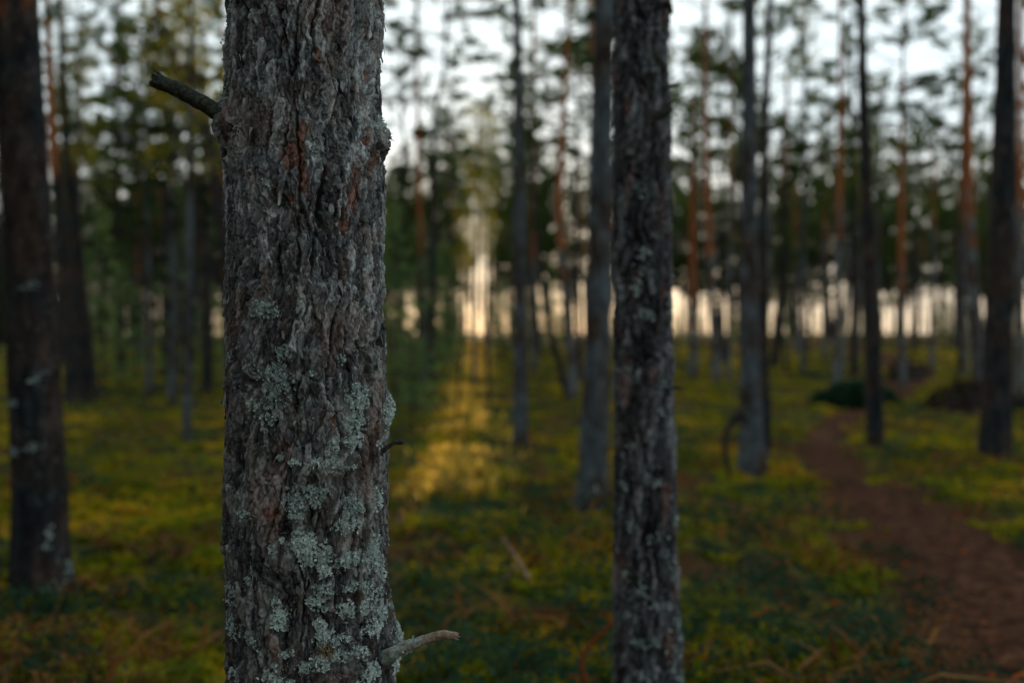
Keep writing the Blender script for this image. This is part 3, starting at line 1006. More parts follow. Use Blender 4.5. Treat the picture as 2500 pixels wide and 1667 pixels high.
def leafy_crown(seed, H=5.0, Rad=1.6, n=2600, mat=None, size=.05, nb=34, z0=0.0):
    R.seed(seed)
    vs, ts = [], []
    g = Geo()
    for b in range(nb):
        h = z0 + (H - z0) * (b + R.random()) / nb * .9
        az = R.uniform(0, 2 * PI); l = Rad * R.uniform(.4, 1) * (1.1 - .6 * h / H)
        d = np.array((math.cos(az), math.sin(az), R.uniform(.3, 1.0))); d /= np.linalg.norm(d)
        pts = [np.array((0, 0, h)) + d * l * s + np.array((R.gauss(0, .05), R.gauss(0, .05), -.15 * l * s * s)) * (s > 0) for s in (0, .3, .6, 1)]
        g.tube(pts, [.012, .008, .005, .002], 4, .5, False)
        for k in range(n // nb):
            s = R.uniform(.3, 1.08); i = min(2, int(s * 3)); fr = s * 3 - i
            c = pts[i] * (1 - fr) + pts[i + 1] * fr + np.array([R.gauss(0, .13) for _ in range(3)])
            tuft(vs, ts, c, np.array((0, 0, -.6)), size * R.uniform(.7, 1.3), 1, R.random(), .38)
    return leaf_mesh('crown', vs, ts, mat or M_BIRCH), g.mesh('branches', M_TWIG)


PINES = [pine_crown(100 + k, L, rd, nb, dn) for k, (L, rd, nb, dn) in enumerate(((6, 1.7, 40, 1), (7, 1.9, 44, 1), (5.5, 1.5, 36, 1.1), (6.5, 2.1, 44, .9), (8, 1.7, 50, 1), (5, 1.9, 34, 1.2)))]
DENSE = [pine_crown(130 + k, L, rd, nb, dn, thin=False) for k, (L, rd, nb, dn) in enumerate(((7, 2.0, 44, 1), (8, 1.8, 50, 1), (6.5, 2.2, 44, 1)))]
SPRUCES = [spruce_crown(200 + k, H, rd, nb) for k, (H, rd, nb) in enumerate(((9, 1.6, 90), (11, 1.9, 110), (7, 1.4, 74)))]
YOUNG = [spruce_crown(230 + k, H, rd, nb, M_YOUNG, .15, .09, .62) for k, (H, rd, nb) in enumerate(((2.6, .75, 60), (3.6, .9, 76), (1.9, .6, 44)))]
BIRCHES = [leafy_crown(250 + k, H, rd, n) for k, (H, rd, n) in enumerate(((5, 1.5, 2600), (6.5, 1.8, 3400)))] + [leafy_crown(252, 5, 1.0, 760, None, .11), leafy_crown(253, 5, .95, 3400, None, .075, 44)]

# ------------------------------------------------------------------ trunks as tubes
def catmull(P, n):
    P = np.array(P, float)
    t = np.arange(len(P)); tt = np.linspace(0, len(P) - 1, n)
    C = np.stack([np.interp(tt, t, P[:, k]) for k in range(P.shape[1])], -1)
    for _ in range(2): C[1:-1] = (C[:-2] + 2 * C[1:-1] + C[2:]) / 4
    return C


def trunk_mesh(name, pts, rads, off, mat, z_or, sides=14, step=.12, amp=.05, seed=0, flare=.35, knots=True):
    """a tapered trunk through pts, bark relief from noise, attribute up = how far it is above the orange line"""
    P = np.array(pts, float)
    Ls = np.concatenate([[0], np.cumsum(np.linalg.norm(np.diff(P, axis=0), axis=1))])
    n = max(8, int(Ls[-1] / step))
    tt = np.linspace(0, Ls[-1], n)
    C = np.stack([np.interp(tt, Ls, P[:, k]) for k in range(3)], -1)
    w = max(2, int(.5 / step))
    for _ in range(w): C[1:-1] = (C[:-2] + 2 * C[1:-1] + C[2:]) / 4
    rr = np.interp(tt, Ls, rads)
    rr = rr * (1 + flare * np.exp(-tt / (rads[0] * 1.6)))
    an = np.linspace(0, 2 * PI, sides, endpoint=False)
    CA, SA = np.cos(an)[None], np.sin(an)[None]
    Z = tt[:, None]
    r0 = rads[0]
    d = 1 + amp * fbm(CA * 1.6 + 0 * Z, SA * 1.6 + 0 * Z, Z * .9 / (r0 * 4) + 0 * CA, 3, seed) + amp * .7 * pn(CA * 4 + 0 * Z, SA * 4 + 0 * Z, Z * 7 + 0 * CA, seed + 5)
    if knots:
        rs = np.random.RandomState(seed + 3)
        for _ in range(int(Ls[-1] * .9)):
            z0 = rs.uniform(.5, Ls[-1]); a0 = rs.uniform(0, 2 * PI)
            da = (an[None] - a0 + PI) % (2 * PI) - PI
            d = d + .18 * np.exp(-((Z - z0) / .05) ** 2 - (da / .5) ** 2)
    V = C[:, None, :] + np.stack([CA * rr[:, None] * d, SA * rr[:, None] * d, 0 * d], -1)
    V = V.reshape(-1, 3)
    i = np.arange(n - 1)[:, None] * sides; j = np.arange(sides); j2 = (j + 1) % sides
    f = np.stack([i + j, i + j2, i + sides + j2, i + sides + j], -1).reshape(-1, 4)
    up = np.clip((np.repeat(C[:, 2], sides) - z_or) / 2.4 + .5, -1, 2)
    return mesh_np(name, V - np.array(off), f, 4, {'up': up, 'tone': np.full(len(V), .5)}, True, mat), C, rr


def dead_twigs(C, rr, off, zlo, zhi, n, lmax, rs):
    g = Geo()
    for _ in range(n):
        i = rs.randint(0, len(C) - 1)
        if not (zlo < C[i, 2] < zhi): continue
        az = rs.uniform(0, 2 * PI); l = lmax * rs.uniform(.15, 1)
        d = np.array((math.cos(az), math.sin(az), rs.uniform(-.3, .35)))
        p = C[i] + d * rr[i] * .6
        k = rs.normal(0, .25, 3)
        g.tube([p, p + d * l * .5, p + (d + k) * l], [.010, .007, .003], 4, .5, False)
        if l > .5:
            g.tube([p + d * l * .5, p + d * l * .5 + (d + rs.normal(0, .7, 3)) * l * .35], [.005, .002], 3, .5, False)
    if not g.v: return None
    g.v = [v - np.array(off) for v in g.v]
    return g


SUNX = lambda y: -.57 - .0267 * (y - 10)


def named_tree(spec):
    """spec: label, points [(px,py)...] from the base up, widths px at the points, depth or None, material, orange height, crown"""
    label, pts, wd, Y, mat, z_or, H, crown = spec[:8]
    opts = spec[8] if len(spec) > 8 else {}
    if Y is None:
        p0 = ground_at(*pts[0]); Y = p0[1]
    P = [at(px, py, Y) for px, py in pts]
    if pts[0][1] > 1667 or opts.get('low'):
        pass
    gz = tz(P[0][0], Y)
    first = P[0].copy(); first[2] = gz - .12
    P = [first] + [p for p in P if p[2] > gz + .05]
    rads = [wd[0] * Y / F / 2] + [w * Y / F / 2 for (q, w) in zip(pts, wd) if at(q[0], q[1], Y)[2] > gz + .05]
    # on above the frame
    d = (P[-1] - P[-2]); d = d / max(.3, d[2])
    topz = P[-1][2]
    if H > topz + .5:
        p = P[-1].copy(); k = 3
        for s_ in range(1, k + 1):
            dz = (H - topz) * s_ / k
            P.append(p + np.array((d[0] * dz * .7, 0, dz)))
            rads.append(rads[len(rads) - 1] * (1 - .0) * (1 - .75 * (1 / (k + 1.5 - s_))) if s_ < k else .015)
    base = (P[0][0], Y, gz)
    o = empty('pine_tree' if not opts.get('name') else opts['name'], base, label, 'tree')
    me, C, rr = trunk_mesh('trunk', P, rads, base, mat, z_or, opts.get('sides', 16), opts.get('step', .06), opts.get('amp', .06), int(abs(pts[0][0])) % 97, opts.get('flare', .3))
    tr = link('trunk', me, o)
    rs = np.random.RandomState(int(pts[0][0]))
    g = dead_twigs(C, rr, base, 1.6, H * .6, opts.get('twigs', 10), opts.get('tl', .6), rs)
    if g: tag(link('dead_branches', g.mesh('dead_branches', M_TWIG), o), kind='stuff')
    if crown is not None:
        lst, idx, cz = crown[:3]
        cm, bm_ = lst[idx]
        i = int(np.argmin(np.abs(C[:, 2] - cz)))
        sc_ = (H + .2 - cz) / {id(PINES): (6, 7, 5.5, 6.5, 8, 5), id(SPRUCES): (9, 11, 7), id(BIRCHES): (5, 6.5, 5, 5), id(YOUNG): (2.6, 3.6, 1.9)}[id(lst)][idx]
        lean_ = (C[-1] - C[i]) / max(.5, (C[-1][2] - C[i][2]))
        for nm_, mm in (('crown', cm), ('branches', bm_)):
            c = link(nm_, mm, o, tuple(C[i] - np.array(base)))
            c.rotation_euler = (-math.atan(lean_[1]), math.atan(lean_[0]), 0) if abs(lean_[0]) > .02 else (0, 0, rs.uniform(0, 6))
            sxy = crown[3] if len(crown) > 3 else 1
            c.scale = (sxy, sxy, sc_)
            if nm_ == 'branches': tag(c, kind='stuff')
    return o, C, rr, base


P_, S_, B_, Y_ = PINES, SPRUCES, BIRCHES, YOUNG
NAMED = [
    ('dark lichen flecked pine trunk right of the middle, second nearest to the viewer', [(1586, 1960), (1584, 1667), (1574, 1250), (1571, 820), (1568, 400), (1566, 0)], [172, 158, 146, 140, 134, 130], 3.42, M_DARK, 9, 13.5, (P_, 0, 7.0), {'sides': 64, 'step': .02, 'amp': .0, 'twigs': 0}),
    ('straight grey pine just left of the dark lichen flecked trunk, reddish at its top', [(1440, 1268), (1450, 1100), (1458, 900), (1464, 600), (1468, 350), (1477, 0)], [74, 68, 64, 58, 54, 48], None, M_GREY, 4.7, 13, (P_, 1, 6.5), {'sides': 28, 'step': .04}),
    ('thick dark pine at the left edge with pale lichen at its foot', [(110, 1470), (100, 1300), (88, 1000), (72, 700), (56, 350), (38, 0)], [128, 122, 118, 112, 108, 104], None, M_DARK, 3.9, 13, (P_, 3, 6.2), {'sides': 32, 'step': .04, 'flare': .5}),
    ('slim straight grey pine halfway between the big trunk and the grey pine', [(1270, 1100), (1271, 950), (1270, 800), (1268, 500), (1266, 250), (1262, 0)], [38, 37, 33, 27, 22, 17], None, M_GREY, 9, 10, (P_, 2, 6.4), {}),
    ('grey pine with a bent side shoot at its foot, left of the path', [(1838, 1160), (1836, 1050), (1832, 900), (1828, 600), (1829, 300), (1829, 0)], [68, 58, 50, 42, 36, 30], None, M_GREY, 5.4, 12.5, (P_, 4, 6.6), {'flare': .45}),
    ('slim pine grown close against the right side of the pine with the bent shoot', [(1872, 1128), (1870, 1000), (1864, 800), (1862, 550), (1868, 300), (1880, 0)], [26, 24, 22, 20, 18, 15], None, M_DARK, 9, 11, (P_, 2, 7.0), {}),
    ('dark slim pine standing beside the bend of the path', [(2138, 1098), (2134, 950), (2126, 750), (2117, 500), (2108, 250), (2103, 0)], [44, 41, 36, 30, 24, 19], None, M_DARK, 12, 11.5, (P_, 5, 7.0), {}),
    ('broad black pine near the right edge, in front of the fallen trunk', [(2427, 1135), (2434, 950), (2442, 700), (2450, 400), (2455, 200), (2458, 0)], [76, 70, 62, 56, 48, 42], None, M_DARK, 12, 13, (P_, 1, 6.8), {}),
    ('orange barked pine just left of the broad black pine', [(2400, 990), (2392, 900), (2375, 700), (2366, 500), (2362, 250), (2361, 0)], [44, 38, 28, 22, 19, 17], None, M_FAR, 3.6, 13, (P_, 4, 7.6), {}),
    ('thin orange barked pine cut by the right edge of the picture', [(2488, 960), (2490, 700), (2491, 300), (2492, 0)], [24, 20, 16, 14], None, M_FAR, 4.0, 13, (P_, 0, 7.2), {}),
    ('pine leaning into its neighbour, with an orange upper stem bent to the left', [(1402, 984), (1396, 900), (1384, 750), (1370, 600), (1364, 480), (1374, 300), (1382, 180), (1391, 0)], [26, 23, 21, 20, 17, 15, 12, 9], None, M_FAR, 3.2, 11.5, (P_, 2, 6.6), {}),
    ('dark thin pine slanting up to the left from the foot of the bent orange pine', [(1390, 978), (1365, 880), (1338, 790), (1318, 650), (1310, 560), (1300, 420), (1298, 300)], [20, 18, 16, 13, 11, 9, 6], None, M_DARK, 12, 4.4, None, {}),
    ('thin orange stemmed pine right behind the slanting one', [(1305, 908), (1304, 700), (1304, 480), (1303, 260), (1302, 0)], [17, 14, 12, 10, 8], None, M_FAR, 3.6, 12, (P_, 4, 7.4), {}),
    ('slim pine with glowing orange stem, left of the pair beside the bent shoot', [(1752, 944), (1742, 800), (1732, 600), (1724, 420), (1722, 200), (1723, 0)], [22, 20, 18, 13, 11, 9], None, M_FAR, 3.4, 14, (P_, 0, 8.2), {}),
    ('thin brown pine between the glowing orange stem and the pair of grey pines', [(1780, 937), (1781, 750), (1783, 550), (1782, 350), (1784, 150)], [14, 12, 10, 8, 6], None, M_FAR, 5, 9.5, (P_, 2, 6.2), {}),
    ('short reddish pine close to the right side of the dark lichen flecked trunk', [(1694, 914), (1692, 750), (1690, 600), (1691, 450), (1692, 300)], [22, 20, 17, 14, 9], None, M_FAR, 2.6, 9, (P_, 5, 5.6), {}),
    ('leaning dark pine right of the grey pair, its crown over the clearing', [(1890, 896), (1898, 800), (1912, 650), (1916, 500), (1920, 330), (1922, 200)], [22, 20, 17, 14, 11, 8], 29, M_DARK, 6, 9.5, (P_, 3, 5.4), {}),
    ('thin pine with an orange band, rising out of the dark green brushwood', [(2040, 955), (2042, 800), (2046, 600), (2050, 400), (2051, 200), (2052, 0)], [16, 15, 13, 11, 9, 7], None, M_FAR, 4.0, 12, (P_, 2, 7.8), {}),
    ('dark pine just right of the thin one in the brushwood', [(2086, 916), (2084, 750), (2082, 550), (2080, 300)], [18, 16, 13, 9], None, M_DARK, 9, 9, (P_, 5, 5.8), {}),
    ('orange pine beyond the path bend, right of the dark slim pine', [(2204, 944), (2203, 800), (2200, 600), (2202, 400), (2204, 250)], [19, 17, 14, 12, 8], None, M_FAR, 2.7, 10.5, (P_, 1, 6.0), {}),
    ('slender pine in the gap left of the orange barked pine', [(2274, 902), (2276, 750), (2278, 550), (2279, 420)], [14, 13, 11, 7], None, M_FAR, 4.5, 8.5, (P_, 0, 5.4), {}),
    ('dark pine half hidden behind the orange barked pine on the right', [(2349, 908), (2350, 750), (2350, 500), (2352, 300)], [20, 18, 14, 10], None, M_DARK, 8, 10, (P_, 3, 6.0), {}),
    ('small thin pine between the brushwood and the leaning dark pine', [(2012, 884), (2012, 750), (2013, 600)], [12, 11, 9], None, M_FAR, 4.5, 9.5, (P_, 2, 5.8), {}),
    ('tall thin pine close to the right of the big trunk, orange above', [(1038, 880), (1030, 700), (1024, 480), (1020, 250), (1016, 0)], [17, 15, 13, 10, 7], 22, M_FAR, 3.4, 12, (P_, 4, 7.6), {}),
    ('dark knotty thin pine beside the tall orange one', [(1050, 900), (1054, 700), (1056, 450), (1062, 270), (1086, 170), (1092, 0)], [18, 15, 13, 10, 7, 6], 20, M_DARK, 12, 9.5, (P_, 2, 6.2), {'twigs': 40, 'tl': .9}),
    ('thin young stem standing in the sunlit strip of moss', [(1194, 1022), (1194, 940), (1186, 850), (1180, 760), (1178, 620)], [9, 8, 7, 6, 4], None, M_DARK, 12, 3.4, None, {'twigs': 14, 'tl': .4}),
    ('second thin young stem leaning on the left of the sunlit strip', [(1112, 1030), (1122, 920), (1128, 840), (1132, 740)], [8, 7, 6, 4], None, M_DARK, 12, 2.6, None, {'twigs': 14, 'tl': .4}),
    ('dark pine left of its twin, standing behind the left edge pine', [(184, 992), (172, 850), (150, 600), (134, 400), (122, 200), (114, 0)], [42, 38, 30, 22, 18, 14], None, M_DARK, 4.4, 12.5, (P_, 0, 7.0), {}),
    ('dark pine right of its twin, standing behind the left edge pine', [(222, 986), (208, 850), (186, 600), (166, 400), (154, 200), (146, 0)], [42, 38, 30, 22, 17, 12], None, M_DARK, 12, 12.5, (P_, 1, 7.4), {'twigs': 30}),
    ('leaning dark tree with forked limbs left of the big trunk', [(585, 1010), (560, 700), (530, 450), (498, 300), (446, 200), (411, 112), (376, 0)], [40, 36, 32, 26, 20, 17, 14], 16, M_DARK, 14, 9, (B_, 0, 5.2), {'twigs': 40, 'tl': 1.0}),
    ('thin orange stem just left of the big trunk above its broken branch', [(556, 930), (552, 600), (548, 250), (544, 100), (541, 0)], [16, 14, 12, 9, 7], 23, M_FAR, 3.0, 13, (P_, 4, 8.4), {}),
    ('slim grey stem with a forked foot in the dark left woods', [(366, 966), (364, 850), (362, 700), (360, 500), (356, 300)], [18, 15, 13, 11, 8], None, M_GREY, 12, 8, (P_, 2, 5.0), {}),
    ('grey stem right of the forked one in the dark left woods', [(420, 984), (422, 850), (424, 650), (424, 450), (426, 300)], [22, 20, 17, 14, 10], None, M_GREY, 8, 8.5, (S_, 2, 3.2), {}),
    ('dark stem between the two grey ones in the left woods', [(404, 916), (402, 700), (404, 500), (408, 350)], [22, 20, 17, 12], None, M_DARK, 9, 9, (P_, 5, 5.2), {}),
    ('thick dark stem nearest the left side of the big trunk', [(506, 966), (504, 800), (500, 600), (498, 420)], [26, 24, 20, 14], None, M_DARK, 9, 8, (P_, 3, 4.8), {}),
    ('dark stem left of the thick one beside the big trunk', [(466, 928), (466, 750), (468, 500)], [24, 22, 18], None, M_DARK, 9, 10, (P_, 1, 5.6), {}),
    ('brown stem with an orange stripe in the dark left woods', [(340, 900), (340, 700), (339, 480), (338, 330)], [14, 12, 10, 7], None, M_FAR, 2.9, 10.5, (P_, 0, 5.8), {}),
    ('dark thin stem left of the brown one in the left woods', [(290, 905), (290, 700), (286, 480)], [16, 14, 10], None, M_DARK, 9, 9.5, (S_, 0, 3.4), {}),
    ('lone far pine in the bright gap left of the brushwood', [(1948, 858), (1946, 760), (1944, 640)], [15, 13, 10], 38, M_FAR, 5.0, 9, (P_, 5, 5.2), {}),
]
taken = []
built = []
for sp in NAMED:
    o, C, rr, base = named_tree(sp)
    built.append((o, C, rr, base, sp))
    taken.append((base[0], base[1]))
taken.append((TX, TY))


# close bark for the second nearest trunk
def rebark(entry, nplates, amp):
    o, C, rr, base, sp = entry
    tr = [c for c in o.children if c.name.startswith('trunk')][0]
    zs = np.concatenate([np.arange(-.12, 4.2, .006), np.arange(4.25, C[-1, 2], .15)])
    th = np.linspace(0, 2 * PI, 150, endpoint=False)
    TH, ZZ = np.meshgrid(th, zs, indexing='xy')
    cx = np.interp(ZZ, C[:, 2], C[:, 0]); rad = np.interp(ZZ, C[:, 2], rr)
    h, tone, red = bark_height(TH, ZZ + 5, float(np.mean(rr[:40])), nplates, amp, True)
    r_ = rad + h
    V = np.stack([cx + np.cos(TH) * r_, base[1] + np.sin(TH) * r_, ZZ], -1).reshape(-1, 3) - np.array(base)
    nr, nc = TH.shape
    i = np.arange(nr - 1)[:, None] * nc; j = np.arange(nc); j2 = (j + 1) % nc
    f = np.stack([i + j, i + j2, i + nc + j2, i + nc + j], -1).reshape(-1, 4)
    me = mesh_np('trunk', V, f, 4, {'tone': tone.ravel(), 'red': red.ravel() * .3}, True, M_CLOSE2)
    tr.data = me
    return tr


def mat_close2():
    m, t = new_mat('dark_scaly_bark')
    tone = attr(t, 'tone'); red = attr(t, 'red')
    fine = noise(t, 90, 4, (1, 1, .5), rough=.65); mid = noise(t, 14, 3, (1, 1, .6)); big = noise(t, 3, 2)
    f = math_(t, 'ADD', math_(t, 'MULTIPLY', tone, .8), math_(t, 'MULTIPLY', fine, .3))
    c = ramp(t, f, [(.25, (.008, .009, .010)), (.5, (.040, .043, .048)), (.7, (.14, .15, .165)), (.92, (.33, .35, .37))])
    c = mix(t, maprange(t, mid, .50, .68), c, mix(t, .5, c, (.05, .034, .03)))
    c = mix(t, red, c, (.20, .075, .045))
    finish(t, c, .88, bump=fine, strength=.8, dist=.004)
    return m


M_CLOSE2 = mat_close2()
t2 = rebark(built[0], 13, 1.5)
b0 = built[0]


def lichen_on(entry, spots, size, n0, mat=None):
    """rosettes on a neighbour trunk at given pixels"""
    o, C, rr, base, sp = entry
    tr = [c for c in o.children if c.name.startswith('trunk')][0]
    for (px, py, hw, hh) in spots:
        Y = base[1]
        p = at(px, py, Y)
        cx = float(np.interp(p[2], C[:, 2], C[:, 0])); r = float(np.interp(p[2], C[:, 2], rr))
        u = max(-.97, min(.97, (p[0] - cx) / r))
        t0 = -math.acos(u)
        n = n0
        g = NR.normal(size=(n, 2)) * .55
        g[:, 0] += .35 * np.sin(g[:, 1] * 5 + px); g = g[pn(g[:, 0] * 2.2 + px, g[:, 1] * 2.2 + py, 0 * g[:, 0], 4) > -.12]; n = len(g)
        th = t0 + g[:, 0] * hw * Y / F / r
        zz = p[2] + g[:, 1] * hh * Y / F
        rad = r * 1.01 + .004
        P = np.stack([cx + np.cos(th) * rad, Y + np.sin(th) * rad, zz], -1) - np.array(base)
        Nn = np.stack([np.cos(th), np.sin(th), .1 + 0 * th], -1)
        link('lichen_patch', lobes_mesh('lichen_patch', P, Nn, np.full(n, size), M_LICH, .05 + .5 * NR.rand(n)), tr)


lichen_on(b0, [(1585, 1300, 26, 14), (1630, 1375, 20, 30), (1560, 1410, 10, 20), (1600, 1460, 24, 10), (1550, 1545, 16, 10), (1640, 1520, 22, 40), (1525, 1390, 8, 14), (1635, 1590, 24, 26), (1560, 1620, 24, 12), (1648, 1640, 16, 20), (1592, 1170, 8, 8), (1522, 1175, 8, 8), (1640, 1265, 10, 14),
               (1535, 1270, 8, 12), (1590, 1540, 10, 12), (1555, 660, 22, 14), (1560, 625, 12, 16), (1545, 700, 10, 20), (1570, 770, 12, 12), (1625, 745, 12, 20), (1615, 1340, 8, 8), (1530, 900, 12, 8), (1600, 1000, 14, 10), (1540, 1080, 10, 8), (1560, 470, 12, 20), (1580, 160, 12, 16), (1530, 1480, 8, 10), (1610, 930, 12, 12)], .0065, 60)
lichen_on(built[2], [(160, 1440, 30, 40), (130, 1470, 30, 24), (170, 1390, 18, 40), (110, 920, 16, 12), (60, 980, 14, 8), (64, 1095, 12, 10), (110, 1085, 16, 10), (140, 1300, 10, 30), (100, 700, 20, 10)], .011, 56)
lichen_on(built[1], [(1430, 1200, 12, 16), (1450, 1240, 10, 8), (1452, 1190, 10, 10)], .012, 40)

# broken stubs on the second nearest trunk
for pts, rd, lb in (([(1590, 135), (1608, 148), (1622, 170)], [.022, .016, .008], None), ([(1600, 285), (1632, 268), (1634, 255), (1648, 248)], [.020, .018, .009, .004], None), ([(1620, 215), (1650, 208), (1662, 198)], [.005, .004, .002], None),
                ([(1625, 5), (1634, 15), (1640, 30)], [.014, .012, .006], None), ([(1640, 945), (1656, 946), (1668, 947)], [.006, .005, .003], None)):
    rough_branch('broken_branch', [at(a, b_, 3.34) for a, b_ in pts], rd, b0[0], np.array(b0[3]), M_STUBD, 8, int(pts[0][1]), .2)
# the bent side shoot at the foot of the grey pine
e5 = built[4]
rough_branch('side_shoot', [at(a, b_, e5[3][1] - .1) for a, b_ in ((1810, 1010), (1795, 1022), (1780, 1040), (1772, 1062), (1770, 1095), (1774, 1125), (1782, 1160))], [.05, .042, .036, .032, .03, .027, .024], e5[0], np.array(e5[3]), M_DARK, 10, 4, .1)
e6 = built[31]
rough_branch('side_shoot', [at(a, b_, e6[3][1] - .1) for a, b_ in ((364, 950), (372, 985), (386, 1012), (400, 1045))], [.06, .055, .05, .04], e6[0], np.array(e6[3]), M_DARK, 10, 6, .1)
for pts in (((560, 740), (480, 560), (470, 380)), ((540, 480), (470, 420), (400, 250)), ((515, 350), (505, 250), (470, 150)), ((530, 430), (560, 380), (570, 250))):
    e = built[29]
    rough_branch('limb', [at(a, b_, 16) for a, b_ in pts], [.07, .05, .02], e[0], np.array(e[3]), M_DARK, 8, int(pts[0][0]), .12)

# ------------------------------------------------------------------ the forest behind: prototypes, then copies
def proto_pine(k, H, r, cz, crown_i, z_or, mat, dense=False):
    P = [(0, 0, -.2)]
    rs = np.random.RandomState(k + 40)
    x = y = 0
    m_ = 9
    for i in range(1, m_ + 1):
        x += rs.normal(0, .08); y += rs.normal(0, .08)
        P.append((x, y, H * i / m_))
    rads = [r * (1 - .82 * (i / m_) ** 1.1) for i in range(m_ + 1)]
    me, C, rr = trunk_mesh('trunk', P, rads, (0, 0, 0), mat, z_or, 9, .3, .06, k, .3, False)
    g = dead_twigs(C, rr, (0, 0, 0), 1.5, cz + 1, 26, .9, rs)
    cm, bm_ = (DENSE if dense else PINES)[crown_i]
    i = int(np.argmin(np.abs(C[:, 2] - cz)))
    sc_ = (H + .2 - cz) / ((7, 8, 6.5) if dense else (6, 7, 5.5, 6.5, 8, 5))[crown_i]
    return dict(trunk=me, dead=g.mesh('dead_branches', M_TWIG), crown=cm, branches=bm_, loc=tuple(C[i]), sz=sc_)


def proto_spruce(k, i, H, r):
    P = [(0, 0, -.2), (0, 0, H * .5), (.03, 0, H)]
    me, C, rr = trunk_mesh('trunk', P, [r, r * .6, .01], (0, 0, 0), M_DARK, 30, 8, .4, .05, k, .3, False)
    lst = SPRUCES if r > .05 else YOUNG
    return dict(trunk=me, dead=None, crown=lst[i][0], branches=lst[i][1], loc=(0, 0, 0), sz=1)


PP = [proto_pine(0, 10.5, .10, 6.0, 0, 5.0, M_FAR), proto_pine(1, 11.5, .12, 6.2, 1, 4.6, M_DARK), proto_pine(2, 9.5, .08, 5.4, 2, 4.6, M_FAR), proto_pine(3, 10.5, .11, 5.6, 3, 9, M_DARK),
      proto_pine(4, 12.5, .11, 7.4, 4, 4.2, M_FAR), proto_pine(5, 9.5, .09, 5.0, 5, 9, M_DARK)]
PE = [proto_pine(6, 9.0, .11, 3.2, 0, 4.4, M_FAR, True), proto_pine(7, 10, .11, 3.5, 1, 4.0, M_DARK, True), proto_pine(8, 8.5, .10, 2.7, 2, 6, M_DARK, True)]
PN = [proto_pine(12, 12, .14, 5.5, 0, 6, M_DARK, True), proto_pine(13, 13, .14, 6, 1, 6, M_DARK, True), proto_pine(14, 11, .12, 5, 2, 6, M_DARK, True)]
PH = [proto_pine(9, 11, .08, 6.6, 0, 6, M_FAR), proto_pine(10, 11.5, .08, 7.0, 4, 6, M_DARK), proto_pine(11, 10.5, .08, 6.4, 2, 7, M_DARK)]
PT = [proto_pine(20, 6.0, .045, 2.6, 2, 9, M_DARK), proto_pine(21, 7.5, .055, 3.6, 5, 4, M_FAR), proto_pine(22, 5.0, .035, 2.2, 0, 9, M_DARK)]
for p_ in PT: p_['sxy'] = .45
PS = [proto_spruce(0, 0, 9, .10), proto_spruce(1, 1, 11, .12), proto_spruce(2, 2, 7, .08)]
PY = [proto_spruce(3, 0, 2.6, .03), proto_spruce(4, 1, 3.6, .035), proto_spruce(5, 2, 1.9, .025)]


def place(proto, name, x, y, rz, sc, label, group, nocrown=False, sxy=None):
    o = empty(name, (x, y, tz(x, y) - .02), label, 'tree', group, rz, sc)
    if sxy: o.scale = (sxy, sxy, sc)
    link('trunk', proto['trunk'], o)
    if proto['dead']: tag(link('dead_branches', proto['dead'], o), kind='stuff')
    if not nocrown:
        for k in ('crown', 'branches'):
            c = link(k, proto[k], o, proto['loc']); q_ = proto.get('sxy', 1); c.scale = (q_, q_, proto['sz'])
            if k == 'branches': tag(c, kind='stuff')
    return o


def free(x, y, dmin):
    return all((x - a) ** 2 + (y - b) ** 2 > dmin * dmin for a, b in taken)


RF = random.Random(21)
cnt = 0
tries = 0
while cnt < 118 and tries < 9000:
    tries += 1
    y = math.sqrt(RF.uniform(20 ** 2, 64 ** 2))
    lim = .53 * y + 1
    x = RF.uniform(-lim, lim)
    if not free(x, y, 1.5): continue
    if float(path_dist(np.array([x]), np.array([y]))[0]) < 1.4: continue
    left = x < -.12 * y
    ds = abs(x - SUNX(y))
    if ds < (.7 if y > 50 else (2.4 if y > 42 else .8)): continue
    nocrown = False
    taken.append((x, y)); cnt += 1
    rz = RF.uniform(0, 2 * PI)
    if left and RF.random() < .35 and y > 42:
        place(PS[RF.randrange(3)], 'spruce_tree', x, y, rz, RF.uniform(.6, .9), 'dark spruce in the dense woods left of the big trunk', 'dark spruces in the left woods')
    elif y > 50:
        place((PH if ds < 3.4 else PE)[RF.randrange(3)], 'pine_tree', x, y, rz, RF.uniform(.9, 1.1) if ds < 3.4 else RF.uniform(.6, 1.12), 'distant pine at the bright edge of the woods', 'distant pines at the edge of the woods')
    else:
        place(PP[RF.randrange(6)], 'pine_tree', x, y, rz, RF.uniform(.75, 1.06), 'slender background pine among others left of the big trunk' if left else 'slender background pine in the open woods on the right', 'background pines of the left woods' if left else 'background pines of the right woods')
for k in range(9):
    y = 50 + k * 1.6; x = SUNX(y) + (1 if k % 2 else -1) * RF.uniform(.6, 2.2)
    taken.append((x, y))
    place(PH[k % 3], 'pine_tree', x, y, RF.uniform(0, 6), RF.uniform(.9, 1.1), 'distant pine at the bright edge of the woods', 'distant pines at the edge of the woods')
for k in range(75):
    y = RF.uniform(46, 64); x = RF.uniform(-.53, .53) * y
    if abs(x - SUNX(y)) < 3.0 or not free(x, y, .9): continue
    taken.append((x, y))
    place(PE[RF.randrange(3)], 'pine_tree', x, y, RF.uniform(0, 6), RF.uniform(.8, 1.1), 'distant pine at the bright edge of the woods', 'distant pines at the edge of the woods')
for k, (y, d_) in enumerate(((41, -2.5), (42, 2.5), (46, -2.5), (47.5, 2.5), (52, -2.6), (53, 2.5), (57, -2.6), (58, 2.6))):
    place(PE[k % 3], 'pine_tree', SUNX(y) + d_, y, k * 1.1, .95, 'distant pine at the bright edge of the woods', 'distant pines at the edge of the woods')
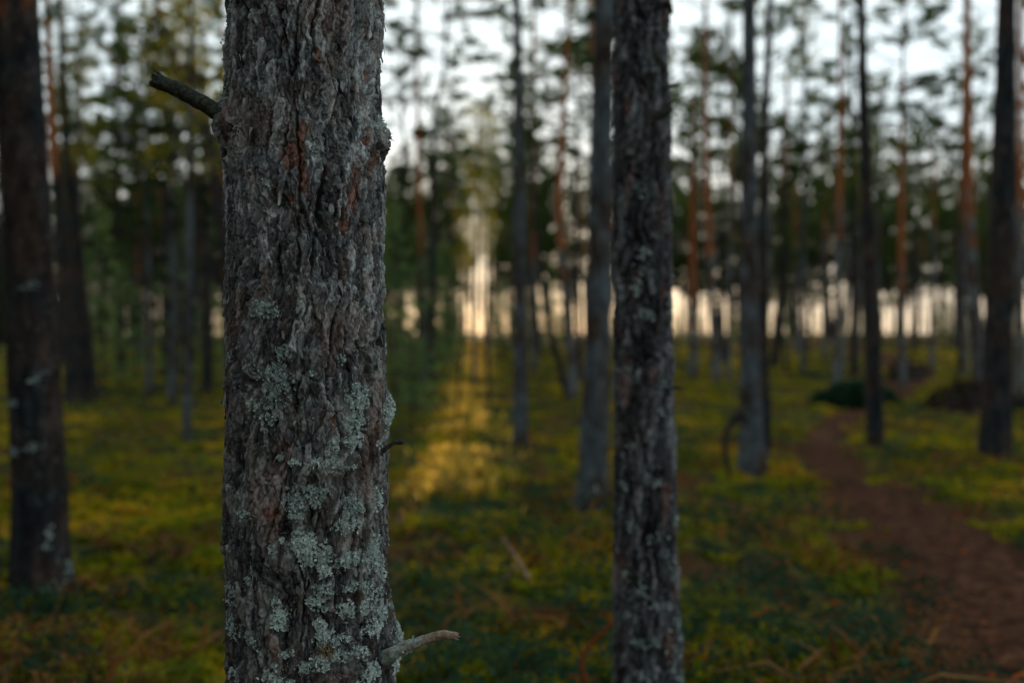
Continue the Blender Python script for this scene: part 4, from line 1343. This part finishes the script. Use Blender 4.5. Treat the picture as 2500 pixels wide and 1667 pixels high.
for k, (y, d_) in enumerate(((56, -1.45), (60, 1.35), (63, -1.2), (50, -1.6), (51, 1.55))):
    place(PE[k % 3], 'pine_tree', SUNX(y) + d_, y, k * 1.7, (.85, .95, .8, .7, .75)[k], 'distant pine at the bright edge of the woods', 'distant pines at the edge of the woods', sxy=.42)
# thin saplings and poles in front of the light at the edge
for k in range(112):
    y = RF.uniform(40, 66); x = RF.uniform(-.13, .53) * y
    if k < 14: y = RF.uniform(53, 66); x = SUNX(y) + RF.uniform(-1.6, 1.6)
    if abs(x - SUNX(y)) < (.45 if y < 52 else .12) or not free(x, y, .5): continue
    taken.append((x, y))
    place(PT[RF.randrange(3)], 'pine_sapling', x, y, RF.uniform(0, 6), RF.uniform(.7, 1.15), 'thin far sapling', 'thin saplings at the bright edge', abs(x - SUNX(y)) < 1.1)
for k in range(84):
    y = RF.uniform(42, 64); x = RF.uniform(-.13, .53) * y
    if abs(x - SUNX(y)) < 1.0 or not free(x, y, .5): continue
    taken.append((x, y))
    place(PY[RF.randrange(3)], 'young_spruce', x, y, RF.uniform(0, 6), RF.uniform(.35, 1.0), 'low far spruce bush', 'low spruce bushes at the bright edge')
for k in range(34):
    y = RF.uniform(24, 42); x = RF.uniform(-.42, .5) * y
    if abs(x - SUNX(y)) < .8 or not free(x, y, .7) or float(path_dist(np.array([x]), np.array([y]))[0]) < 1.5: continue
    taken.append((x, y))
    place(PT[RF.randrange(3)], 'pine_sapling', x, y, RF.uniform(0, 6), RF.uniform(.9, 1.5), 'thin sapling among the pines', 'thin saplings among the middle pines')
# a dense belt at the far left closes the view there
for k in range(60):
    y = RF.uniform(42, 64); x = -RF.uniform(.125, .53) * y
    if abs(x - SUNX(y)) < 2.5: continue
    place(PS[RF.randrange(3)], 'spruce_tree', x, y, RF.uniform(0, 6), RF.uniform(.55, .9), 'dark spruce in the dense woods left of the big trunk', 'dark spruces in the left woods')

# woods carried on unseen around the viewer, added to shade the scene
nb_ = 0
for k in range(260):
    if nb_ >= 56: break
    x, y = RF.uniform(-15, 12), RF.uniform(-14, 12)
    if y > 0 and abs(x) < .56 * y + 2.3: continue
    if math.hypot(x, y) < 2.6 or (x > 1 and RF.random() < .65): continue
    nb_ += 1
    if x < 0 and RF.random() < .35:
        place(PS[RF.randrange(3)], 'spruce_tree', x, y, RF.uniform(0, 6), RF.uniform(.8, 1.1), 'unseen dark spruce added around the viewer for shade', 'unseen shade trees around the viewer')
    else:
        place(PN[RF.randrange(3)], 'pine_tree', x, y, RF.uniform(0, 6), RF.uniform(.85, 1.1), 'unseen pine added around the viewer for shade', 'unseen shade trees around the viewer')

# understory spruces right of the big trunk, thinning the light from the shore
for k, (px, Y, i, sc) in enumerate(((962, 17, 1, 1.0), (1022, 22, 1, 1.05), (1064, 27, 0, 1.3), (1092, 33, 1, 1.1), (945, 27, 1, 1.2), (1006, 14.5, 2, .75), (1225, 33, 0, 1.0), (1345, 36, 1, .9))):
    p = at(px, 800, Y)
    LB = ('tall young spruce close to the right of the big trunk', 'tall young spruce between the two thin pines', 'young spruce left of the sunlit strip', 'farther young spruce left of the sunlit strip',
          'far young spruce seen just past the edge of the big trunk', 'low young spruce nearest the big trunk', 'small young spruce behind the slim grey pine', 'small young spruce behind the bent orange pine')
    place(PY[i], 'young_spruce', p[0], Y, k * 1.3, sc, LB[k], 'young spruces under the pines')
for k, (dx, Y, i, sc, lb) in enumerate(((-1.6, 50, 1, .9, 'small far bush spruce at the left of the glowing gap'), (-1.05, 55, 0, .8, 'low far spruce just left of the glowing gap'), (.75, 52, 0, .9, 'low far spruce just right of the glowing gap'),
                                 (1.5, 48, 1, .9, 'far young spruce right of the glowing gap'), (-2.3, 46, 1, 1.1, 'far young spruce between the sunlit strip and the thin pines'), (2.4, 56, 1, 1.0, 'far young spruce behind the slim grey pine'))):
    place(PY[i], 'young_spruce', SUNX(Y) + dx, Y, k * 1.3, sc, lb, 'young spruces under the pines')
for k, (px, Y, i, sc) in enumerate(((250, 22, 1, 1.1), (300, 28, 0, 1.4), (440, 26, 1, 1.2), (520, 24, 2, 1.2))):
    p = at(px, 800, Y)
    LB = ('young spruce behind the dark twin pines on the left', 'young spruce in the middle of the left woods', 'young spruce behind the grey stems on the left', 'low young spruce just left of the big trunk')
    place(PY[i], 'young_spruce', p[0], Y, k * 1.7, sc, LB[k], 'young spruces under the pines')

# leafy trees turning yellow
for k, (px, Y, i, cz, H, lb) in enumerate(((1158, 24, 3, 2.8, 7.0, 'slim birch with golden backlit leaves hanging before the bright gap'), (1190, 31, 3, 3.6, 8.2, 'second slim birch with backlit leaves a little farther right'), (1128, 61, 1, 1.8, 5.0, 'far birch with glowing yellow leaves left in the bright gap'), (1194, 65, 2, 2.6, 8.0, 'far slim birch with thin yellow leaves in the middle of the bright gap'), (1148, 60, 2, 2.4, 6.5, 'far sparse birch leaning into the bright gap'), (1206, 63, 1, 1.5, 5.5, 'far birch with glowing yellow leaves right in the bright gap'), (455, 13, 1, 3.4, 8.5, 'slim birch with yellowing leaves above the broken branch'), (1960, 26, 0, 7.6, 12, 'birch with pale yellow leaves high in the middle right'), (2140, 30, 0, 5.6, 9, 'small birch with a yellow crown beside the dark slim pine'), (185, 19, 0, 4.0, 8, 'thin birch with yellow leaves behind the left pines'))):
    p = at(px, 800, Y)
    o = empty('birch_tree', (p[0], Y, tz(p[0], Y)), lb, 'tree')
    me, C, rr = trunk_mesh('trunk', [(0, 0, -.1), (.05, 0, cz), (.1, 0, H)], [.06, .045, .01], (0, 0, 0), M_GREY, 30, 8, .2, .04, k)
    link('trunk', me, o)
    for nm_, mm in zip(('crown', 'branches'), BIRCHES[i]):
        c = link(nm_, mm, o, (0, 0, cz)); c.scale = (.8, .8, (H - cz) / (5, 6.5, 5, 5)[i])

# ------------------------------------------------------------------ forest floor
def scatter(n, ymin, ymax, seed, power=1.0):
    rs = np.random.RandomState(seed)
    u = rs.rand(n)
    y = ymin * (ymax / ymin) ** (u ** power)
    x = rs.uniform(-1, 1, n) * (.54 * y + .5)
    return x, y, rs


def blades(name, x, y, rs, hgt, wid, mat, tone, label=None, lean=.5, droop=.3):
    n = len(x)
    z = terrain(x, y) - .01
    az = rs.rand(n) * 2 * PI
    L = hgt * (.5 + rs.rand(n))
    lx = rs.normal(0, lean, n) * L; ly = rs.normal(0, lean, n) * L
    w = wid * (.6 + .8 * rs.rand(n))
    cx, sx = np.cos(az) * w, np.sin(az) * w
    P = np.stack([x, y, z], -1)
    A = np.stack([cx, sx, 0 * x], -1)
    mid = P + np.stack([lx * .4, ly * .4, L * .6], -1)
    tip = P + np.stack([lx, ly, L * (1 - droop * rs.rand(n))], -1)
    V = np.stack([P - A * .5, P + A * .5, mid + A, tip, mid - A], 1).reshape(-1, 3)
    b = np.arange(n)[:, None] * 5
    tri = np.array([(0, 1, 2), (0, 2, 4), (4, 2, 3)])
    f = (b[:, :, None] + tri[None]).reshape(-1, 3)
    o = link(name, mesh_np(name, V, f, 3, {'tone': np.repeat(np.clip(tone, 0, 1), 5)}, False, mat))
    tag(o, label=label, cat='undergrowth', kind='stuff')
    return o


# moss carpet with cushions
x, y, rs = scatter(150000, 2.9, 40, 3)
pd = path_dist(x, y)
m1 = fbm(x * 1.1, y * 1.1, 0 * x, 3, 81)
k = (m1 > -.08) & (pd > .66 + .8 * pn(x * 1.3, y * 1.3, 0 * x, 85) + .45 * rs.rand(len(x)))
x, y, m1 = x[k], y[k], m1[k]
tone = .30 + .75 * m1 + .45 * pn(x * 6, y * 6, 0 * x, 83) + .25 * rs.rand(len(x))
blades('moss_carpet', x, y, rs, .05, .013 + .0016 * y, M_MOSS, tone, 'yellow green moss carpet over the forest floor', .6)

# pale grass added along the sun line; its colour paints the bright streak
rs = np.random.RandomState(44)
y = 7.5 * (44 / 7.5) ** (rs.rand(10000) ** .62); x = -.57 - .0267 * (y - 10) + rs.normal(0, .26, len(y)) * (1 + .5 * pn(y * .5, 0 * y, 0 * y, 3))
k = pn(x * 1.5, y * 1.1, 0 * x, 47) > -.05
blades('sun_streak_grass', x[k], y[k], rs, .12, .007 + .0008 * y[k], M_STREAK, rs.rand(int(k.sum())), 'pale yellow grass added to paint the sunlit streak between the trunks', .35)

# dark green dwarf shrubs in clumps
def shrubs(name, ncl, seed, mat, label, hgt, spread, nleaf, leaf, ymin, ymax, thr, tone0=.5, pmin=1.25):
    cx, cy_, rs = scatter(ncl, ymin, ymax, seed)
    m = fbm(cx * .8, cy_ * .8, 0 * cx, 2, seed)
    pd = path_dist(cx, cy_)
    k = (m > thr) & (pd > pmin)
    if pmin < 1: k &= pd < 1.3
    cx, cy_ = cx[k], cy_[k]
    nc = len(cx)
    X = np.repeat(cx, nleaf); Y = np.repeat(cy_, nleaf)
    n = len(X)
    sp = spread * (1 + .02 * Y)
    dx = rs.normal(0, 1, n) * sp; dy = rs.normal(0, 1, n) * sp
    x = X + dx; y = Y + dy
    z = terrain(x, y) + hgt * rs.rand(n) ** .7 * np.exp(-(dx * dx + dy * dy) / (2.5 * sp * sp)) + .01
    P = np.stack([x, y, z], -1)
    D = rs.normal(size=(n, 3)); D[:, 2] = np.abs(D[:, 2]) * .5; D /= np.linalg.norm(D, axis=1)[:, None]
    S = np.cross(D, rs.normal(size=(n, 3))); S /= np.linalg.norm(S, axis=1)[:, None]
    L = (leaf * (.6 + .8 * rs.rand(n)) * (1 + .05 * Y))[:, None]
    V = np.stack([P, P + D * L * .5 + S * L * .3, P + D * L, P + D * L * .5 - S * L * .3], 1).reshape(-1, 3)
    f = np.arange(4 * n).reshape(-1, 4)
    tone = tone0 + .35 * np.repeat(rs.rand(nc) - .5, nleaf) + .4 * (rs.rand(n) - .5)
    o = link(name, mesh_np(name, V, f, 4, {'tone': np.repeat(np.clip(tone, 0, 1), 4)}, False, mat))
    tag(o, label=label, cat='undergrowth', kind='stuff')


shrubs('blueberry_shrubs', 1500, 5, M_SHRUB, 'dark green blueberry shrubs spread in clumps over the moss', .17, .10, 60, .028, 3.0, 30, .02, .45)
shrubs('path_edge_plants', 900, 23, M_SHRUB, 'small dark plants creeping over the edges of the dirt path', .07, .09, 36, .024, 3.0, 14, -.1, .35, .55)
shrubs('yellowing_shrubs', 700, 8, M_MOSS, 'yellow green low shrubs between the blueberries', .15, .09, 50, .028, 3.0, 34, .05, .5)
x, y, rs = scatter(16000, 3.0, 26, 9)
m1 = fbm(x * .9, y * .9, 0 * x, 2, 91)
k = (m1 > .0) & (path_dist(x, y) > 1.0)
blades('dry_bracken', x[k], y[k], rs, .14, .012, M_DRY, rs.rand(int(k.sum())), 'brown dry bracken and grass between the shrubs', 1.2, .8)
x, y, rs = scatter(1500, 3.0, 22, 12)
blades('fallen_leaves', x, y, rs, .03, .028, M_RED, rs.rand(len(x)) ** 1.5, 'small orange and red leaves scattered over the floor', 1.6, .9)
x, y, rs = scatter(26000, 2.6, 20, 14)
k = path_dist(x, y) < 1.1
blades('path_litter', x[k], y[k], rs, .02, .012, M_DRY, rs.rand(int(k.sum())) * .8, 'brown litter and needles scattered over the dirt path', 1.8, .9)


# ------------------------------------------------------------------ single things on the floor
M_LOG = mat_plain('log_bark', [(.3, (.010, .009, .008)), (.6, (.035, .03, .026)), (.8, (.07, .062, .055))], 12)
M_LOG_DUST = mat_leaf('dark_root_fibres', [(.0, (.012, .008, .006)), (1, (.05, .035, .024))], .1, (1, 1, 1))
M_STICK = mat_plain('dry_stick', [(.3, (.10, .06, .045)), (.6, (.26, .17, .12)), (.8, (.40, .30, .22))], 30)
M_OSTICK = mat_plain('orange_stem', [(.3, (.08, .022, .008)), (.6, (.22, .065, .018)), (.8, (.34, .12, .04))], 30)


def stick(name, pxs, Y, rads, mat, label, cat, extra=None):
    P = [at(a, b_, Y) for a, b_ in pxs] if not isinstance(Y, (list, tuple)) else [at(a, b_, yy) for (a, b_), yy in zip(pxs, Y)]
    o = empty(name, tuple(P[0]), label, cat)
    rough_branch('stem', P, rads, o, np.array(P[0]), mat, 10, int(pxs[0][0]), .12)
    for e in (extra or []):
        Q = [at(a, b_, e[1]) for a, b_ in e[0]]
        rough_branch('side_branch', Q, e[2], o, np.array(P[0]), mat, 8, int(e[0][0][0]), .12)
    return o


stick('curved_stem', [(1438, 1690), (1420, 1630), (1428, 1590), (1450, 1562), (1478, 1538), (1494, 1520), (1486, 1500), (1470, 1494)], 3.9, [.010, .010, .010, .009, .008, .007, .006, .005], M_OSTICK, 'curved orange stem curling up beside the foot of the dark trunk', 'stem')
stick('dead_stick', [(1228, 1315), (1255, 1352), (1276, 1385), (1290, 1410)], [5.4, 5.3, 5.2, 5.15], [.006, .008, .009, .010], M_STICK, 'pale brown forked stick poking out of the moss', 'stick', [([(1268, 1372), (1246, 1392), (1232, 1412)], 5.22, [.008, .006, .005])])

# fallen trunk with its dark root plate at the right edge
pA = at(2290, 950, 17.5)
fl = empty('fallen_trunk', (pA[0], 17.5, tz(pA[0], 17.5)), 'dark fallen trunk lying across the ground at the right edge', 'log')
zt = tz(pA[0], 17.5)
C0 = [np.array((pA[0], 17.5, zt + .10)), np.array((pA[0] + 1.2, 17.4, zt + .20)), np.array((pA[0] + 2.6, 17.2, zt + .17)), np.array((pA[0] + 5, 16.9, zt + .2))]
rough_branch('stem', C0, [.10, .16, .17, .18], fl, np.array(fl.location), M_LOG, 14, 7, .08, True)


def mound(name, px, Y, w, h, dpt, mat, label, cat, leaf=None, n=0, seed=1, prof=None):
    """low heap: a lumpy shell part and, on top, its twigs or foliage"""
    p = at(px, 900, Y)
    z0 = tz(p[0], Y)
    o = empty(name, (p[0], Y, z0), label, cat)
    U = np.linspace(-1, 1, 36); Vv = np.linspace(-1, 1, 24)
    UU, VV = np.meshgrid(U, Vv)
    rr_ = np.sqrt(UU ** 2 + VV ** 2)
    hh = h * np.clip(1 - rr_ ** 2, 0, 1) ** .7 * (prof(UU) if prof else 1)
    hh = hh * (1 + .35 * fbm(UU * 2.5, VV * 2.5, 0 * UU, 3, seed)) - .08 * (rr_ > .98)
    X = UU * w; Yy = VV * dpt
    Vx = np.stack([X, Yy, hh - .03], -1).reshape(-1, 3)
    nr, nc = UU.shape
    i = np.arange(nr - 1)[:, None] * nc + np.arange(nc - 1)[None, :]
    f = np.stack([i, i + 1, i + nc + 1, i + nc], -1).reshape(-1, 4)
    link('heap', mesh_np('heap', Vx, f, 4, {'tone': np.zeros(nr * nc) + .2}, True, mat), o)
    if leaf:
        rs = np.random.RandomState(seed)
        u = rs.uniform(-1, 1, n); v = rs.uniform(-1, 1, n)
        k = u * u + v * v < 1; u, v = u[k], v[k]
        hv = h * (1 - (u * u + v * v)) ** .7 * (prof(u) if prof else 1)
        vs, ts = [], []
        for a, b_, c_ in zip(u, v, hv):
            d_ = np.array((a * .8 + R.gauss(0, .3), b_ * .8 + R.gauss(0, .3), .5)); d_ /= np.linalg.norm(d_)
            tuft(vs, ts, np.array((a * w, b_ * dpt, c_ * R.uniform(.6, 1.45))), d_, .17, 5, R.uniform(0, .7), .17)
        link('foliage', leaf_mesh('foliage', vs, ts, leaf), o)
    return o


mound('spruce_brushwood', 2088, 18.6, .78, .30, .45, M_LOG, 'dark green heap of cut spruce branches beside the path bend', 'brushwood', M_SHRUB, 1300, 3)
mound('root_plate', 2340, 17.0, .62, .62, .5, M_LOG, 'black earthy root plate of the fallen trunk on the right', 'root plate', M_LOG_DUST, 120, 5, prof=lambda u: .25 + .75 * (u + 1) / 2)
mound('log_heap', 2215, 25.5, .5, .42, .4, M_LOG, 'small dark heap of old wood beyond the path', 'log heap', M_LOG_DUST, 60, 8)

# ------------------------------------------------------------------ labels that point to one background tree each
ANCH = [(70, 'left edge pine'), (150, 'dark twin pines'), (290, 'dark thin left stem'), (362, 'grey stem with forked foot'), (424, 'right grey stem in the dark woods'), (504, 'thick dark stem beside the big trunk'),
        (747, 'big trunk'), (1024, 'tall thin orange pine'), (1056, 'dark knotty thin pine'), (1268, 'slim straight grey pine'), (1370, 'bent orange pine'), (1460, 'straight grey pine'), (1572, 'dark lichen flecked trunk'),
        (1725, 'pine with glowing orange stem'), (1830, 'grey pine with bent shoot'), (1910, 'leaning dark pine'), (2045, 'thin pine in the brushwood'), (2125, 'dark slim pine beside the path'), (2202, 'orange pine beyond the path'),
        (2370, 'orange barked pine'), (2445, 'broad black pine')]
ORD = ['nearest', 'second', 'third', 'fourth', 'fifth', 'sixth', 'seventh', 'eighth', 'ninth', 'tenth', 'eleventh', 'twelfth', 'thirteenth', 'fourteenth', 'fifteenth', 'sixteenth']
KIND = {'background pines of the left woods': 'slender background pine', 'background pines of the right woods': 'slender background pine', 'distant pines at the edge of the woods': 'bushy distant pine', 'dark spruces in the left woods': 'dark spruce', 'thin saplings at the bright edge': 'thin far sapling', 'thin saplings among the middle pines': 'thin middle distance sapling', 'low spruce bushes at the bright edge': 'low spruce bush'}
buckets = {}
for o in list(bpy.data.objects):
    if o.parent is None and o.get('group') in KIND:
        px = 1250 + o.location.x / o.location.y * F
        a = min(ANCH, key=lambda q: abs(q[0] - px))
        side = 'left' if px < a[0] else 'right'
        buckets.setdefault((KIND[o['group']], a, side), []).append((abs(px - a[0]), o))
for (kd, a, side), lst in buckets.items():
    lst.sort(key=lambda q: q[0])
    for r_, (_, o) in enumerate(lst):
        w = ORD[min(r_, 15)]
        o['label'] = f"{kd}, {w} {side} of the {a[1]}"

print('objects', len(bpy.data.objects))
